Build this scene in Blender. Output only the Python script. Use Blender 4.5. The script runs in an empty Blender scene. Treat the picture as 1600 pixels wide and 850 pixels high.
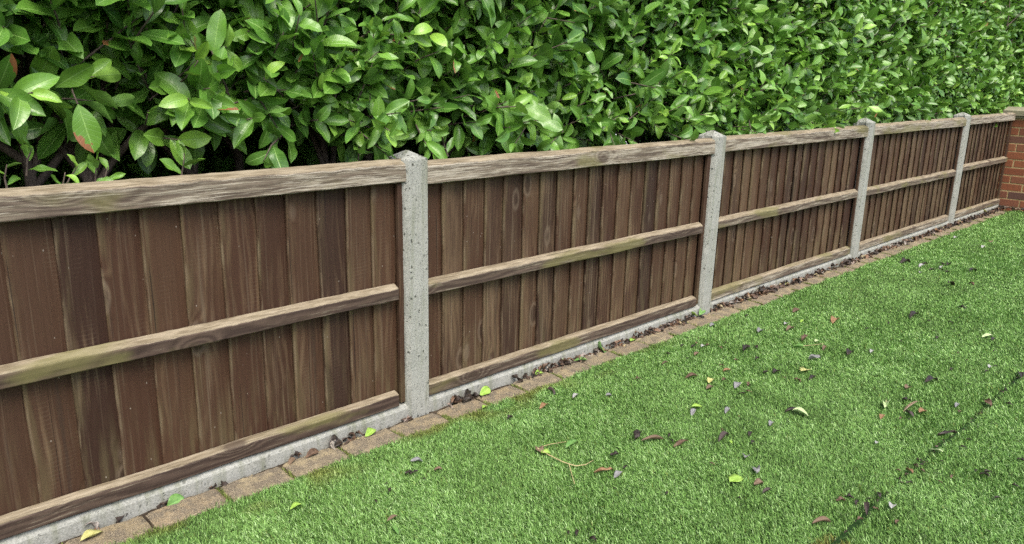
import bpy, math, random
import numpy as np
from mathutils import Vector, Matrix

# ------------------------------------------------------------------ camera, sky, sun, exposure
S = bpy.context.scene
COL = S.collection
cam_d = bpy.data.cameras.new('camera')
cam = bpy.data.objects.new('camera', cam_d)
COL.objects.link(cam)
CAM = np.array([-1.5340, -2.1056, 1.2250])
FPX = 1213.667                                   # focal length in pixels of a 1600 px wide picture
yaw, pitch, roll = 0.7702, 0.2555, 0.0218
_f = np.array([math.sin(yaw)*math.cos(pitch), math.cos(yaw)*math.cos(pitch), -math.sin(pitch)])
_r = np.cross(_f, [0, 0, 1]); _r /= np.linalg.norm(_r)
_u = np.cross(_r, _f)
_c, _s = math.cos(roll), math.sin(roll)
RT, UP = _c*_r + _s*_u, -_s*_r + _c*_u
cam.matrix_world = Matrix(((RT[0], UP[0], -_f[0], CAM[0]), (RT[1], UP[1], -_f[1], CAM[1]),
                           (RT[2], UP[2], -_f[2], CAM[2]), (0, 0, 0, 1)))
cam_d.sensor_width = 36.0
cam_d.lens = 36.0*FPX/1600.0
cam_d.clip_start = 0.05
cam_d.clip_end = 2000.0
S.camera = cam

SUN_EL, SUN_AZ = math.radians(57), math.radians(205)     # azimuth measured from +Y towards +X
world = bpy.data.worlds.new('World'); S.world = world
world.use_nodes = True
wn, wl = world.node_tree.nodes, world.node_tree.links
wn.clear()
sky = wn.new('ShaderNodeTexSky'); sky.sky_type = 'NISHITA'; sky.sun_disc = False
sky.sun_elevation = SUN_EL; sky.sun_rotation = SUN_AZ
sky.air_density = 1.0; sky.dust_density = 4.0; sky.ozone_density = 0.6
bg = wn.new('ShaderNodeBackground'); bg.inputs['Strength'].default_value = 0.138
wo = wn.new('ShaderNodeOutputWorld')
wl.new(sky.outputs[0], bg.inputs['Color']); wl.new(bg.outputs[0], wo.inputs['Surface'])
sun_d = bpy.data.lights.new('sun', 'SUN'); sun_d.energy = 1.5; sun_d.angle = math.radians(32)
sun_d.color = (1.0, 0.965, 0.91)
sun = bpy.data.objects.new('sun', sun_d); COL.objects.link(sun)
_d = Vector((math.sin(SUN_AZ)*math.cos(SUN_EL), math.cos(SUN_AZ)*math.cos(SUN_EL), math.sin(SUN_EL)))
sun.rotation_euler = _d.to_track_quat('Z', 'Y').to_euler()
S.view_settings.view_transform = 'Standard'; S.view_settings.look = 'None'
S.view_settings.gamma = 1.0; S.view_settings.exposure = 1.0
S.view_settings.use_curve_mapping = False
S.render.engine = 'CYCLES'
S.cycles.use_denoising = False
S.cycles.max_bounces = 6; S.cycles.diffuse_bounces = 3; S.cycles.glossy_bounces = 2
S.cycles.transmission_bounces = 3; S.cycles.transparent_max_bounces = 4

rng = np.random.default_rng(11)
random.seed(5)

def ray(x, y):
    d = RT*((x-800)/FPX) - UP*((y-425)/FPX) + _f
    return d
def on_ground(x, y, z=0.0):
    d = ray(x, y); t = (z-CAM[2])/d[2]
    return CAM + t*d
def on_plane_y(x, y, Y):
    d = ray(x, y); t = (Y-CAM[1])/d[1]
    return CAM + t*d

# ------------------------------------------------------------------ noise in numpy
class VNoise:
    def __init__(self, seed, n=64):
        self.t = np.random.default_rng(seed).random((n, n)); self.n = n
    def __call__(self, x, y):
        x = np.asarray(x, float); y = np.asarray(y, float)
        xi, yi = np.floor(x).astype(int), np.floor(y).astype(int)
        fx, fy = x-xi, y-yi
        fx = fx*fx*(3-2*fx); fy = fy*fy*(3-2*fy)
        n, t = self.n, self.t
        a = t[xi % n, yi % n]; b = t[(xi+1) % n, yi % n]
        c = t[xi % n, (yi+1) % n]; d = t[(xi+1) % n, (yi+1) % n]
        return (a*(1-fx)+b*fx)*(1-fy) + (c*(1-fx)+d*fx)*fy

# ------------------------------------------------------------------ mesh helpers
class MB:
    """collects vertices, faces, a uv per vertex and float attributes per vertex"""
    def __init__(self):
        self.v, self.f, self.uv, self.a = [], [], [], {}
        self.n = 0
    def add(self, v, f, uv=None, **attrs):
        v = np.asarray(v, float); k = len(v)
        self.v.append(v)
        self.f += [tuple(int(i)+self.n for i in q) for q in f]
        self.uv.append(np.zeros((k, 2)) if uv is None else np.asarray(uv, float))
        for nm in set(self.a) | set(attrs):
            if nm not in self.a: self.a[nm] = [np.zeros(self.n)] if self.n else []
            val = attrs.get(nm, 0.0)
            self.a[nm].append(np.full(k, val, float) if np.isscalar(val) else np.asarray(val, float))
        self.n += k
    def box(self, x0, x1, y0, y1, z0, z1, ch=0.0, **attrs):
        """box with chamfered edges (ch)"""
        c = ch
        vs, fs = [], []
        if c <= 0:
            vs = [(x, y, z) for z in (z0, z1) for y in (y0, y1) for x in (x0, x1)]
            fs = [(0, 2, 3, 1), (4, 5, 7, 6), (0, 1, 5, 4), (2, 6, 7, 3), (0, 4, 6, 2), (1, 3, 7, 5)]
        else:
            def P(sx, sy, sz, ax):
                p = [x1 if sx else x0, y1 if sy else y0, z1 if sz else z0]
                s = [sx, sy, sz]
                for k in range(3):
                    if k != ax: p[k] += -c if s[k] else c
                return tuple(p)
            idx = {}
            for sx in (0, 1):
                for sy in (0, 1):
                    for sz in (0, 1):
                        for ax in range(3):
                            idx[(sx, sy, sz, ax)] = len(vs); vs.append(P(sx, sy, sz, ax))
            for ax in range(3):
                o = [k for k in range(3) if k != ax]
                for s in (0, 1):
                    q = []
                    for (a, b) in ((0, 0), (1, 0), (1, 1), (0, 1)):
                        k = [0, 0, 0]; k[ax] = s; k[o[0]] = a; k[o[1]] = b
                        q.append(idx[(*k, ax)])
                    fs.append(tuple(q))
            for ax in range(3):            # edges parallel to ax
                o = [k for k in range(3) if k != ax]
                for a in (0, 1):
                    for b in (0, 1):
                        q = []
                        for s, face in ((0, o[0]), (1, o[0]), (1, o[1]), (0, o[1])):
                            k = [0, 0, 0]; k[ax] = s; k[o[0]] = a; k[o[1]] = b
                            q.append(idx[(*k, face)])
                        fs.append(tuple(q))
            for sx in (0, 1):
                for sy in (0, 1):
                    for sz in (0, 1):
                        fs.append(tuple(idx[(sx, sy, sz, ax)] for ax in range(3)))
        self.add(vs, fs, **attrs)
    def build(self, name, mat, parent=None, smooth=False, fix=True):
        v = np.concatenate(self.v)
        me = bpy.data.meshes.new(name)
        me.from_pydata(v.tolist(), [], self.f)
        return finish(me, name, mat, parent, np.concatenate(self.uv), {k: np.concatenate(a) for k, a in self.a.items()}, smooth, fix)

def finish(me, name, mat, parent, uv, attrs, smooth, fix=False):
    if uv is not None:
        lay = me.uv_layers.new(name='UVMap')
        li = np.empty(len(me.loops), dtype=np.int32); me.loops.foreach_get('vertex_index', li)
        lay.data.foreach_set('uv', uv[li].astype(np.float32).ravel())
    for k, a in (attrs or {}).items():
        at = me.attributes.new(k, 'FLOAT', 'POINT')
        at.data.foreach_set('value', a.astype(np.float32))
    if smooth:
        me.polygons.foreach_set('use_smooth', np.ones(len(me.polygons), dtype=bool))
    me.update()
    if fix:
        import bmesh
        b = bmesh.new(); b.from_mesh(me)
        bmesh.ops.recalc_face_normals(b, faces=b.faces[:])
        b.to_mesh(me); b.free()
    me.materials.append(mat)
    o = bpy.data.objects.new(name, me); COL.objects.link(o)
    if parent is not None: o.parent = parent
    return o

def big_mesh(name, v, faces_list, mat, parent=None, uv=None, attrs=None, smooth=True):
    """numpy mesh: faces_list holds int arrays (n,3) or (n,4)"""
    me = bpy.data.meshes.new(name)
    me.vertices.add(len(v)); me.vertices.foreach_set('co', v.astype(np.float32).ravel())
    loops = np.concatenate([f.ravel() for f in faces_list]).astype(np.int32)
    tot = np.concatenate([np.full(len(f), f.shape[1], np.int32) for f in faces_list])
    start = np.concatenate([[0], np.cumsum(tot)[:-1]]).astype(np.int32)
    me.loops.add(len(loops)); me.loops.foreach_set('vertex_index', loops)
    me.polygons.add(len(tot)); me.polygons.foreach_set('loop_start', start)
    try: me.polygons.foreach_set('loop_total', tot)
    except Exception: pass
    me.update(calc_edges=True)
    return finish(me, name, mat, parent, uv, attrs, smooth)

def empty(name, loc=(0, 0, 0)):
    o = bpy.data.objects.new(name, None); o.location = loc
    o.empty_display_size = 0.05
    COL.objects.link(o); return o
def tag(o, label=None, cat=None, group=None, kind=None):
    if label: o['label'] = label
    if cat: o['category'] = cat
    if group: o['group'] = group
    if kind: o['kind'] = kind
    return o

# ------------------------------------------------------------------ material helpers
class NT:
    def __init__(self, name):
        self.m = bpy.data.materials.new(name); self.m.use_nodes = True
        self.t = self.m.node_tree; self.t.nodes.clear()
        self.out = self.t.nodes.new('ShaderNodeOutputMaterial')
        self.b = self.t.nodes.new('ShaderNodeBsdfPrincipled')
        self.t.links.new(self.b.outputs[0], self.out.inputs['Surface'])
    def n(self, typ, **kw):
        nd = self.t.nodes.new(typ)
        for k, v in kw.items(): setattr(nd, k, v)
        return nd
    def put(self, sock, val):
        if isinstance(val, bpy.types.NodeSocket): self.t.links.new(val, sock)
        else:
            if isinstance(val, tuple) and len(val) == 3 and sock.type == 'RGBA': val = (*val, 1.0)
            sock.default_value = val
    def math(self, op, a, b=None, c=None, clamp=False):
        nd = self.n('ShaderNodeMath', operation=op); nd.use_clamp = clamp
        self.put(nd.inputs[0], a)
        if b is not None: self.put(nd.inputs[1], b)
        if c is not None: self.put(nd.inputs[2], c)
        return nd.outputs[0]
    def vec(self, x, y, z):
        nd = self.n('ShaderNodeCombineXYZ')
        for i, q in enumerate((x, y, z)): self.put(nd.inputs[i], q)
        return nd.outputs[0]
    def sep(self, v):
        nd = self.n('ShaderNodeSeparateXYZ'); self.put(nd.inputs[0], v); return nd.outputs
    def noise(self, v, scale=1.0, detail=3.0, rough=0.55, dist=0.0):
        nd = self.n('ShaderNodeTexNoise'); self.put(nd.inputs['Vector'], v)
        nd.inputs['Scale'].default_value = scale; nd.inputs['Detail'].default_value = detail
        nd.inputs['Roughness'].default_value = rough; nd.inputs['Distortion'].default_value = dist
        return nd.outputs['Fac']
    def voro(self, v, scale=1.0, feature='F1', out='Distance', rnd=1.0):
        nd = self.n('ShaderNodeTexVoronoi', feature=feature); self.put(nd.inputs['Vector'], v)
        nd.inputs['Scale'].default_value = scale; nd.inputs['Randomness'].default_value = rnd
        return nd.outputs[out]
    def rng(self, v, a, b, c=0.0, d=1.0, smooth=True):
        nd = self.n('ShaderNodeMapRange', interpolation_type='SMOOTHSTEP' if smooth else 'LINEAR')
        self.put(nd.inputs[0], v)
        for i, q in enumerate((a, b, c, d)): self.put(nd.inputs[i+1], q)
        return nd.outputs[0]
    def mix(self, f, a, b, blend='MIX'):
        nd = self.n('ShaderNodeMix', data_type='RGBA', blend_type=blend)
        self.put(nd.inputs[0], f); self.put(nd.inputs[6], a); self.put(nd.inputs[7], b)
        return nd.outputs[2]
    def ramp(self, f, stops):
        nd = self.n('ShaderNodeValToRGB'); e = nd.color_ramp.elements
        while len(e) < len(stops): e.new(0.5)
        for q, (p, c) in zip(e, stops): q.position = p; q.color = (*c, 1)
        self.put(nd.inputs[0], f); return nd.outputs[0]
    def attr(self, name):
        return self.n('ShaderNodeAttribute', attribute_name=name).outputs['Fac']
    def uv(self): return self.n('ShaderNodeUVMap', uv_map='UVMap').outputs[0]
    def obj(self): return self.n('ShaderNodeTexCoord').outputs['Object']
    def bump(self, h, strength=0.3, dist=0.01):
        nd = self.n('ShaderNodeBump'); self.put(nd.inputs['Height'], h)
        nd.inputs['Strength'].default_value = strength; nd.inputs['Distance'].default_value = dist
        self.t.links.new(nd.outputs[0], self.b.inputs['Normal'])
    def set(self, **kw):
        for k, v in kw.items(): self.put(self.b.inputs[k.replace('_', ' ')], v)
        return self.m

def wood_grain(N, seed_attr='bid'):
    """shared wood figure: uv in metres (u across the grain, v along it)"""
    u, v, _ = N.sep(N.uv()); b = N.math('MULTIPLY', N.attr(seed_attr), 37.0)
    warp = N.noise(N.vec(u, N.math('MULTIPLY', v, 0.22), b), 9.0, 2.0)
    kd = N.voro(N.vec(N.math('MULTIPLY', u, 6.0), N.math('MULTIPLY', v, 3.0), b), 1.0)
    kn = N.rng(kd, 0.42, 0.0)
    ph = N.math('ADD', N.math('MULTIPLY', u, 260.0), N.math('MULTIPLY', warp, 24.0))
    ph = N.math('ADD', ph, N.math('MULTIPLY', N.math('MULTIPLY', kn, kn), 22.0))
    ring = N.math('MULTIPLY_ADD', N.math('SINE', ph), 0.5, 0.5)
    fine = N.noise(N.vec(N.math('MULTIPLY', u, 210.0), N.math('MULTIPLY', v, 4.0), b), 1.0, 6.0, 0.74)
    blot = N.noise(N.vec(N.math('MULTIPLY', u, 14.0), N.math('MULTIPLY', v, 3.5), b), 1.0, 4.0, 0.6)
    knot = N.rng(kd, 0.15, 0.08)
    return u, v, b, ring, fine, blot, knot, kd

def mat_board():
    N = NT('brown_stained_boards')
    u, v, b, ring, fine, blot, knot, kd = wood_grain(N)
    wx = N.attr('wx')
    base = N.ramp(N.attr('bid'), [(0.0, (0.030, 0.0125, 0.0070)), (0.2, (0.056, 0.0248, 0.0130)), (0.4, (0.033, 0.0160, 0.0098)), (0.6, (0.068, 0.0330, 0.0170)),
                                  (0.8, (0.045, 0.0195, 0.0102)), (1.0, (0.078, 0.0420, 0.0225))])
    pale = N.mix(blot, (0.096, 0.056, 0.030), (0.200, 0.136, 0.077))
    rw = N.rng(N.noise(N.vec(N.math('MULTIPLY', u, 5.0), N.math('MULTIPLY', v, 2.0), N.math('ADD', b, 21.0)), 1.0, 2.0), 0.40, 0.65, 0.05, 0.30)
    f = N.math('ADD', N.math('MULTIPLY', ring, rw), N.math('MULTIPLY', fine, 0.70))
    f = N.math('ADD', f, N.math('MULTIPLY', blot, 0.55))
    f = N.rng(N.math('ADD', f, N.math('MULTIPLY', wx, 0.42)), 0.70, 1.22)
    c = N.mix(N.math('MULTIPLY', f, 0.80), base, pale)
    # greenish bloom along the exposed thick edge and near the foot of each board
    ed = N.rng(u, 0.035, 0.0)
    ft = N.rng(v, 0.30, 0.02)
    al = N.noise(N.vec(N.math('MULTIPLY', u, 40.0), N.math('MULTIPLY', v, 4.0), b), 1.0, 3.0)
    am = N.math('MULTIPLY', N.rng(al, 0.42, 0.68), N.math('MAXIMUM', N.math('MULTIPLY', ed, 0.75), N.math('MULTIPLY', ft, 0.7)))
    c = N.mix(N.math('MULTIPLY', am, 0.6), c, (0.1419, 0.1187, 0.0568))
    dk = N.rng(N.noise(N.vec(N.math('MULTIPLY', u, 60.0), N.math('MULTIPLY', v, 2.2), N.math('ADD', b, 5.0)), 1.0, 3.0), 0.62, 0.74)
    c = N.mix(N.math('MULTIPLY', dk, 0.55), c, (0.0344, 0.0198, 0.0129))
    c = N.mix(N.math('MULTIPLY', knot, 0.8), c, (0.0413, 0.0241, 0.0155))
    kr = N.math('MULTIPLY', N.rng(kd, 0.10, 0.14), N.rng(kd, 0.19, 0.14))
    c = N.mix(N.math('MULTIPLY', kr, 0.45), c, (0.1720, 0.1290, 0.0903))
    # sawn streaks bleached by the weather and a pale broken strip along the thick edge
    sk = N.noise(N.vec(N.math('MULTIPLY', u, 95.0), N.math('MULTIPLY', v, 1.6), N.math('ADD', b, 14.0)), 1.0, 3.0, 0.6)
    c = N.mix(N.math('MULTIPLY', N.rng(sk, 0.54, 0.72), N.rng(wx, 0.0, 0.5, 0.25, 0.62)), c, (0.185, 0.140, 0.090))
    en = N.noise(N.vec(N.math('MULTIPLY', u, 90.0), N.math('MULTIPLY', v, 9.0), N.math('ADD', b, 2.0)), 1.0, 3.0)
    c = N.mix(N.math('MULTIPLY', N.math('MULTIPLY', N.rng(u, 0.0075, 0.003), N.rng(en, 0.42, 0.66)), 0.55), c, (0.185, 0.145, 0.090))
    sw = N.math('MULTIPLY', N.rng(N.math('SINE', N.math('ADD', N.math('MULTIPLY', v, 520.0), N.math('MULTIPLY', blot, 9.0))), 0.2, 1.0), N.rng(blot, 0.5, 0.7))
    c = N.mix(N.math('MULTIPLY', sw, 0.16), c, (0.16, 0.12, 0.08))
    spl = N.rng(N.noise(N.vec(N.math('MULTIPLY', u, 120.0), N.math('MULTIPLY', v, 1.3), N.math('ADD', b, 41.0)), 1.0, 1.0), 0.735, 0.76)
    c = N.mix(N.math('MULTIPLY', spl, 0.75), c, (0.016, 0.009, 0.006))
    # white flecks
    sp = N.rng(N.voro(N.vec(N.math('MULTIPLY', u, 30.0), N.math('MULTIPLY', v, 16.0), b), 1.0), 0.055, 0.035)
    c = N.mix(N.math('MULTIPLY', sp, 0.6), c, (0.3870, 0.3440, 0.2838))
    N.bump(N.math('SUBTRACT', N.math('ADD', N.math('MULTIPLY', ring, 0.35), N.math('ADD', fine, N.math('MULTIPLY', knot, 0.6))), spl), 0.5, 0.003)
    return N.set(Base_Color=c, Roughness=0.68, Specular_IOR_Level=0.35)

def mat_rail():
    N = NT('weathered_rail_timber')
    u, v, b, ring, fine, blot, knot, kd = wood_grain(N)
    wx, top = N.attr('wx'), N.attr('top')
    f = N.math('ADD', N.math('MULTIPLY', ring, 0.25), N.math('ADD', N.math('MULTIPLY', fine, 0.5), N.math('MULTIPLY', blot, 0.45)))
    paint = N.mix(N.rng(f, 0.42, 0.82), N.mix(N.rng(wx, 0.1, 0.7), (0.0423, 0.0267, 0.0202), (0.0718, 0.0515, 0.0396)), N.mix(N.rng(wx, 0.1, 0.7), (0.0920, 0.0626, 0.0460), (0.1518, 0.1178, 0.0883)))
    bare = N.mix(N.rng(f, 0.40, 0.80), (0.1075, 0.0860, 0.0602), (0.2451, 0.2107, 0.1548))
    fl = N.noise(N.vec(N.math('MULTIPLY', u, 300.0), N.math('MULTIPLY', v, 7.5), b), 1.0, 7.0, 0.75)
    lo = N.noise(N.vec(N.math('MULTIPLY', u, 30.0), N.math('MULTIPLY', v, 2.4), N.math('ADD', b, 6.0)), 1.0, 3.0)
    pm = N.math('ADD', N.math('ADD', fl, N.math('MULTIPLY', N.math('SUBTRACT', lo, 0.5), 0.42)), N.math('MULTIPLY', N.math('SUBTRACT', wx, 0.5), 0.20))
    c = N.mix(N.rng(pm, 0.475, 0.56), paint, bare)
    c = N.mix(N.math('MULTIPLY', N.math('MULTIPLY', N.rng(pm, 0.585, 0.63), N.rng(wx, 0.2, 0.7, 0.25, 1.0)), 0.8), c, (0.44, 0.40, 0.325))
    # worn upper face with a ragged front edge
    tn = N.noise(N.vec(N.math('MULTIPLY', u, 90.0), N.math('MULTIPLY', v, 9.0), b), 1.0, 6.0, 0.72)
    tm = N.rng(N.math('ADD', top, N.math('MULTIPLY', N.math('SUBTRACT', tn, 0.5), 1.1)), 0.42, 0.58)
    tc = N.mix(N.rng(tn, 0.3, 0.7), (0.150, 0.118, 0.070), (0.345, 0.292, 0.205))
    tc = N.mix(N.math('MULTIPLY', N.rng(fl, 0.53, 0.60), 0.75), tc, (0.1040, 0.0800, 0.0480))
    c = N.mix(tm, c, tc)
    gr = N.noise(N.vec(N.math('MULTIPLY', u, 8.0), N.math('MULTIPLY', v, 2.6), N.math('ADD', b, 9.0)), 1.0, 3.0)
    c = N.mix(N.math('MULTIPLY', N.rng(gr, 0.53, 0.66), 0.6), c, (0.1560, 0.1480, 0.0520))
    c = N.mix(N.math('MULTIPLY', knot, 0.7), c, (0.0520, 0.0336, 0.0240))
    ck = N.rng(N.noise(N.vec(N.math('MULTIPLY', u, 150.0), N.math('MULTIPLY', v, 2.0), N.math('ADD', b, 3.0)), 1.0, 2.0), 0.70, 0.74)
    c = N.mix(N.math('MULTIPLY', ck, 0.8), c, (0.0240, 0.0160, 0.0120))
    h = N.math('SUBTRACT', N.math('ADD', fine, N.math('MULTIPLY', fl, 0.5)), N.math('MULTIPLY', ck, 1.2))
    N.bump(h, 0.35, 0.002)
    return N.set(Base_Color=c, Roughness=0.75, Specular_IOR_Level=0.3)

def mat_concrete(name, c1, c2, pits=1.0, side=0.0):
    N = NT(name)
    o = N.obj()
    big = N.noise(o, 7.0, 5.0, 0.6)
    fine = N.noise(o, 160.0, 3.0, 0.6)
    c = N.mix(N.rng(big, 0.3, 0.7), c1, c2)
    c = N.mix(N.math('MULTIPLY', N.rng(fine, 0.40, 0.62), 0.5), c, tuple(q*1.4 for q in c2))
    c = N.mix(N.math('MULTIPLY', N.rng(N.noise(o, 240.0, 3.0, 0.7), 0.52, 0.66), 0.35), c, tuple(q*0.5 for q in c1))
    x, y, z = N.sep(o)
    st = N.noise(N.vec(N.math('MULTIPLY', x, 30.0), N.math('MULTIPLY', y, 30.0), N.math('MULTIPLY', z, 3.0)), 1.0, 3.0)
    c = N.mix(N.math('MULTIPLY', N.rng(st, 0.45, 0.75), 0.6), c, (0.155, 0.17, 0.10))
    cell = N.noise(o, 60.0, 2.0)
    dr = N.noise(N.vec(N.math('MULTIPLY', x, 55.0), N.math('MULTIPLY', y, 55.0), N.math('MULTIPLY', z, 5.0)), 1.0, 4.0, 0.6)
    c = N.mix(N.math('MULTIPLY', N.rng(dr, 0.58, 0.74), 0.5), c, (0.115, 0.115, 0.085))
    wob = N.noise(o, 130.0, 2.0)
    pv = N.vec(N.math('MULTIPLY_ADD', wob, 0.006, x), N.math('MULTIPLY_ADD', wob, 0.006, y), N.math('MULTIPLY', z, 0.7))
    p1 = N.math('MULTIPLY', N.rng(N.voro(pv, 52.0), 0.30, 0.17), N.math('MULTIPLY', N.math('MULTIPLY', N.rng(cell, 0.44, 0.56), N.rng(N.noise(o, 9.0, 2.0), 0.38, 0.58, 0.1, 1.0)), pits))
    p2 = N.math('MULTIPLY', N.rng(N.voro(o, 170.0), 0.30, 0.15), N.math('MULTIPLY', N.rng(cell, 0.42, 0.55), pits))
    pit = N.math('MAXIMUM', p1, N.math('MULTIPLY', p2, 0.6), clamp=True)
    c = N.mix(N.math('MULTIPLY', pit, 0.85), c, (0.04, 0.04, 0.032))
    N.bump(N.math('SUBTRACT', N.math('ADD', N.math('MULTIPLY', fine, 0.5), N.math('MULTIPLY', big, 0.4)), N.math('MULTIPLY', pit, 1.5)), 0.6, 0.003)
    return N.set(Base_Color=c, Roughness=0.9, Specular_IOR_Level=0.2)

def mat_block():
    N = NT('edging_block_stone')
    o = N.obj(); oi = N.n('ShaderNodeObjectInfo').outputs['Random']
    x, y, z = N.sep(o)
    p = N.vec(N.math('ADD', x, N.math('MULTIPLY', oi, 50.0)), y, z)
    big = N.noise(p, 22.0, 4.0, 0.6); fine = N.noise(p, 260.0, 3.0, 0.7)
    c = N.ramp(oi, [(0.0, (0.275, 0.225, 0.125)), (0.3, (0.225, 0.175, 0.105)), (0.6, (0.30, 0.25, 0.150)), (0.8, (0.205, 0.155, 0.105)), (1.0, (0.275, 0.215, 0.120))])
    c = N.mix(N.rng(big, 0.38, 0.60), c, (0.135, 0.112, 0.082))
    dirt = N.math('MULTIPLY', N.rng(y, 0.02, -0.045), N.rng(N.noise(p, 14.0, 3.0), 0.35, 0.65))
    c = N.mix(N.math('MULTIPLY', dirt, 0.6), c, (0.12, 0.10, 0.07))
    c = N.mix(N.math('MULTIPLY', N.rng(fine, 0.45, 0.62), 0.6), c, (0.40, 0.34, 0.23))
    c = N.mix(N.math('MULTIPLY', N.rng(N.voro(p, 90.0), 0.30, 0.14), 0.6), c, (0.07, 0.06, 0.045))
    N.bump(N.math('ADD', fine, N.math('MULTIPLY', big, 0.6)), 0.7, 0.004)
    return N.set(Base_Color=c, Roughness=0.92, Specular_IOR_Level=0.15)

def mat_soil(name, a, b, sc=40.0):
    N = NT(name); o = N.obj()
    n1 = N.noise(o, sc, 5.0, 0.65); n2 = N.noise(o, sc*0.1, 3.0)
    c = N.mix(N.rng(n1, 0.35, 0.7), a, b)
    c = N.mix(N.math('MULTIPLY', N.rng(n2, 0.4, 0.7), 0.4), c, tuple(q*0.6 for q in a))
    N.bump(n1, 0.8, 0.01)
    return N.set(Base_Color=c, Roughness=0.95, Specular_IOR_Level=0.1)

def mat_grass():
    N = NT('turf_blades')
    t, h, ms = N.attr('tint'), N.attr('h'), N.attr('moss')
    c = N.ramp(t, [(0.0, (0.0495, 0.0935, 0.0220)), (0.33, (0.1485, 0.2860, 0.0638)), (0.65, (0.2365, 0.4400, 0.1078)), (0.9, (0.3685, 0.5940, 0.1925)), (1.0, (0.5060, 0.7260, 0.3190))])
    c = N.mix(ms, c, N.mix(t, (0.085, 0.095, 0.020), (0.29, 0.29, 0.065)))
    m = N.set(Base_Color=c, Roughness=0.55, Specular_IOR_Level=0.25)
    tr = N.n('ShaderNodeBsdfTranslucent'); N.put(tr.inputs['Color'], c)
    mx = N.n('ShaderNodeMixShader'); mx.inputs[0].default_value = 0.25
    N.t.links.new(N.b.outputs[0], mx.inputs[1]); N.t.links.new(tr.outputs[0], mx.inputs[2])
    N.t.links.new(mx.outputs[0], N.out.inputs['Surface'])
    return m

def mat_laurel():
    N = NT('laurel_leaf')
    u, v, _ = N.sep(N.uv())                       # u -1..1 across, v 0..1 along
    r, y, bl = N.attr('rnd'), N.attr('young'), N.attr('blotch')
    au = N.math('ABSOLUTE', u)
    c = N.ramp(r, [(0.0, (0.0410, 0.1197, 0.0205)), (0.35, (0.0775, 0.2029, 0.0274)), (0.7, (0.1231, 0.2850, 0.0365)), (1.0, (0.1881, 0.3876, 0.0513))])
    c = N.mix(y, c, (0.3190, 0.5510, 0.0725))
    # veins run forward from the midrib
    vph = N.math('ADD', N.math('MULTIPLY', v, 56.0), N.math('MULTIPLY', au, -9.0))
    vein = N.rng(N.math('SINE', vph), 0.80, 1.0)
    c = N.mix(N.math('MULTIPLY', vein, 0.22), c, (0.1740, 0.3480, 0.0870))
    mid = N.rng(au, 0.085, 0.035)
    c = N.mix(N.math('MULTIPLY', mid, 0.65), c, (0.2900, 0.4930, 0.1305))
    nz = N.noise(N.vec(u, N.math('MULTIPLY', v, 2.5), N.math('MULTIPLY', r, 60.0)), 2.2, 3.0)
    c = N.mix(N.math('MULTIPLY', N.rng(nz, 0.45, 0.75), 0.35), c, (0.1450, 0.2900, 0.0508))
    bm = N.math('MULTIPLY', bl, N.rng(N.math('ADD', N.math('ADD', N.math('MULTIPLY', v, 0.9), N.math('MULTIPLY', u, 0.35)), nz), 1.28, 1.36))
    c = N.mix(bm, c, N.mix(N.rng(nz, 0.5, 0.75), (0.30, 0.115, 0.050), (0.26, 0.14, 0.055)))
    geo = N.n('ShaderNodeNewGeometry').outputs['Backfacing']
    c = N.mix(N.math('MULTIPLY', geo, 0.8), c, N.mix(0.5, (0.1885, 0.3335, 0.0943), c))
    N.bump(N.math('SUBTRACT', N.math('MULTIPLY', nz, 0.6), N.math('ADD', N.math('MULTIPLY', vein, 0.18), N.math('MULTIPLY', mid, 0.6))), 0.35, 0.004)
    m = N.set(Base_Color=c, Roughness=N.rng(nz, 0.3, 0.7, 0.28, 0.42), Specular_IOR_Level=0.62)
    tr = N.n('ShaderNodeBsdfTranslucent')
    N.put(tr.inputs['Color'], N.mix(0.5, c, (0.2320, 0.4930, 0.0290)))
    mx = N.n('ShaderNodeMixShader'); mx.inputs[0].default_value = 0.16
    N.t.links.new(N.b.outputs[0], mx.inputs[1]); N.t.links.new(tr.outputs[0], mx.inputs[2])
    N.t.links.new(mx.outputs[0], N.out.inputs['Surface'])
    return m

def mat_bark():
    N = NT('laurel_bark'); o = N.obj()
    x, y, z = N.sep(o)
    n = N.noise(N.vec(N.math('MULTIPLY', x, 3.0), N.math('MULTIPLY', y, 3.0), z), 30.0, 4.0, 0.65)
    c = N.mix(N.rng(n, 0.3, 0.7), (0.055, 0.040, 0.030), (0.13, 0.10, 0.078))
    N.bump(n, 0.6, 0.004)
    return N.set(Base_Color=c, Roughness=0.85)

def mat_leaf(name, c1, c2, rough=0.6, back=None):
    N = NT(name); o = N.obj()
    u, v, _ = N.sep(N.uv())
    n = N.noise(o, 90.0, 3.0, 0.6)
    c = N.mix(N.rng(n, 0.3, 0.7), c1, c2)
    mid = N.rng(N.math('ABSOLUTE', u), 0.12, 0.04)
    c = N.mix(N.math('MULTIPLY', mid, 0.35), c, tuple(min(1.0, q*1.6+0.03) for q in c2))
    if back:
        geo = N.n('ShaderNodeNewGeometry').outputs['Backfacing']
        c = N.mix(geo, c, back)
    N.bump(n, 0.4, 0.003)
    return N.set(Base_Color=c, Roughness=rough, Specular_IOR_Level=0.35)

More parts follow.
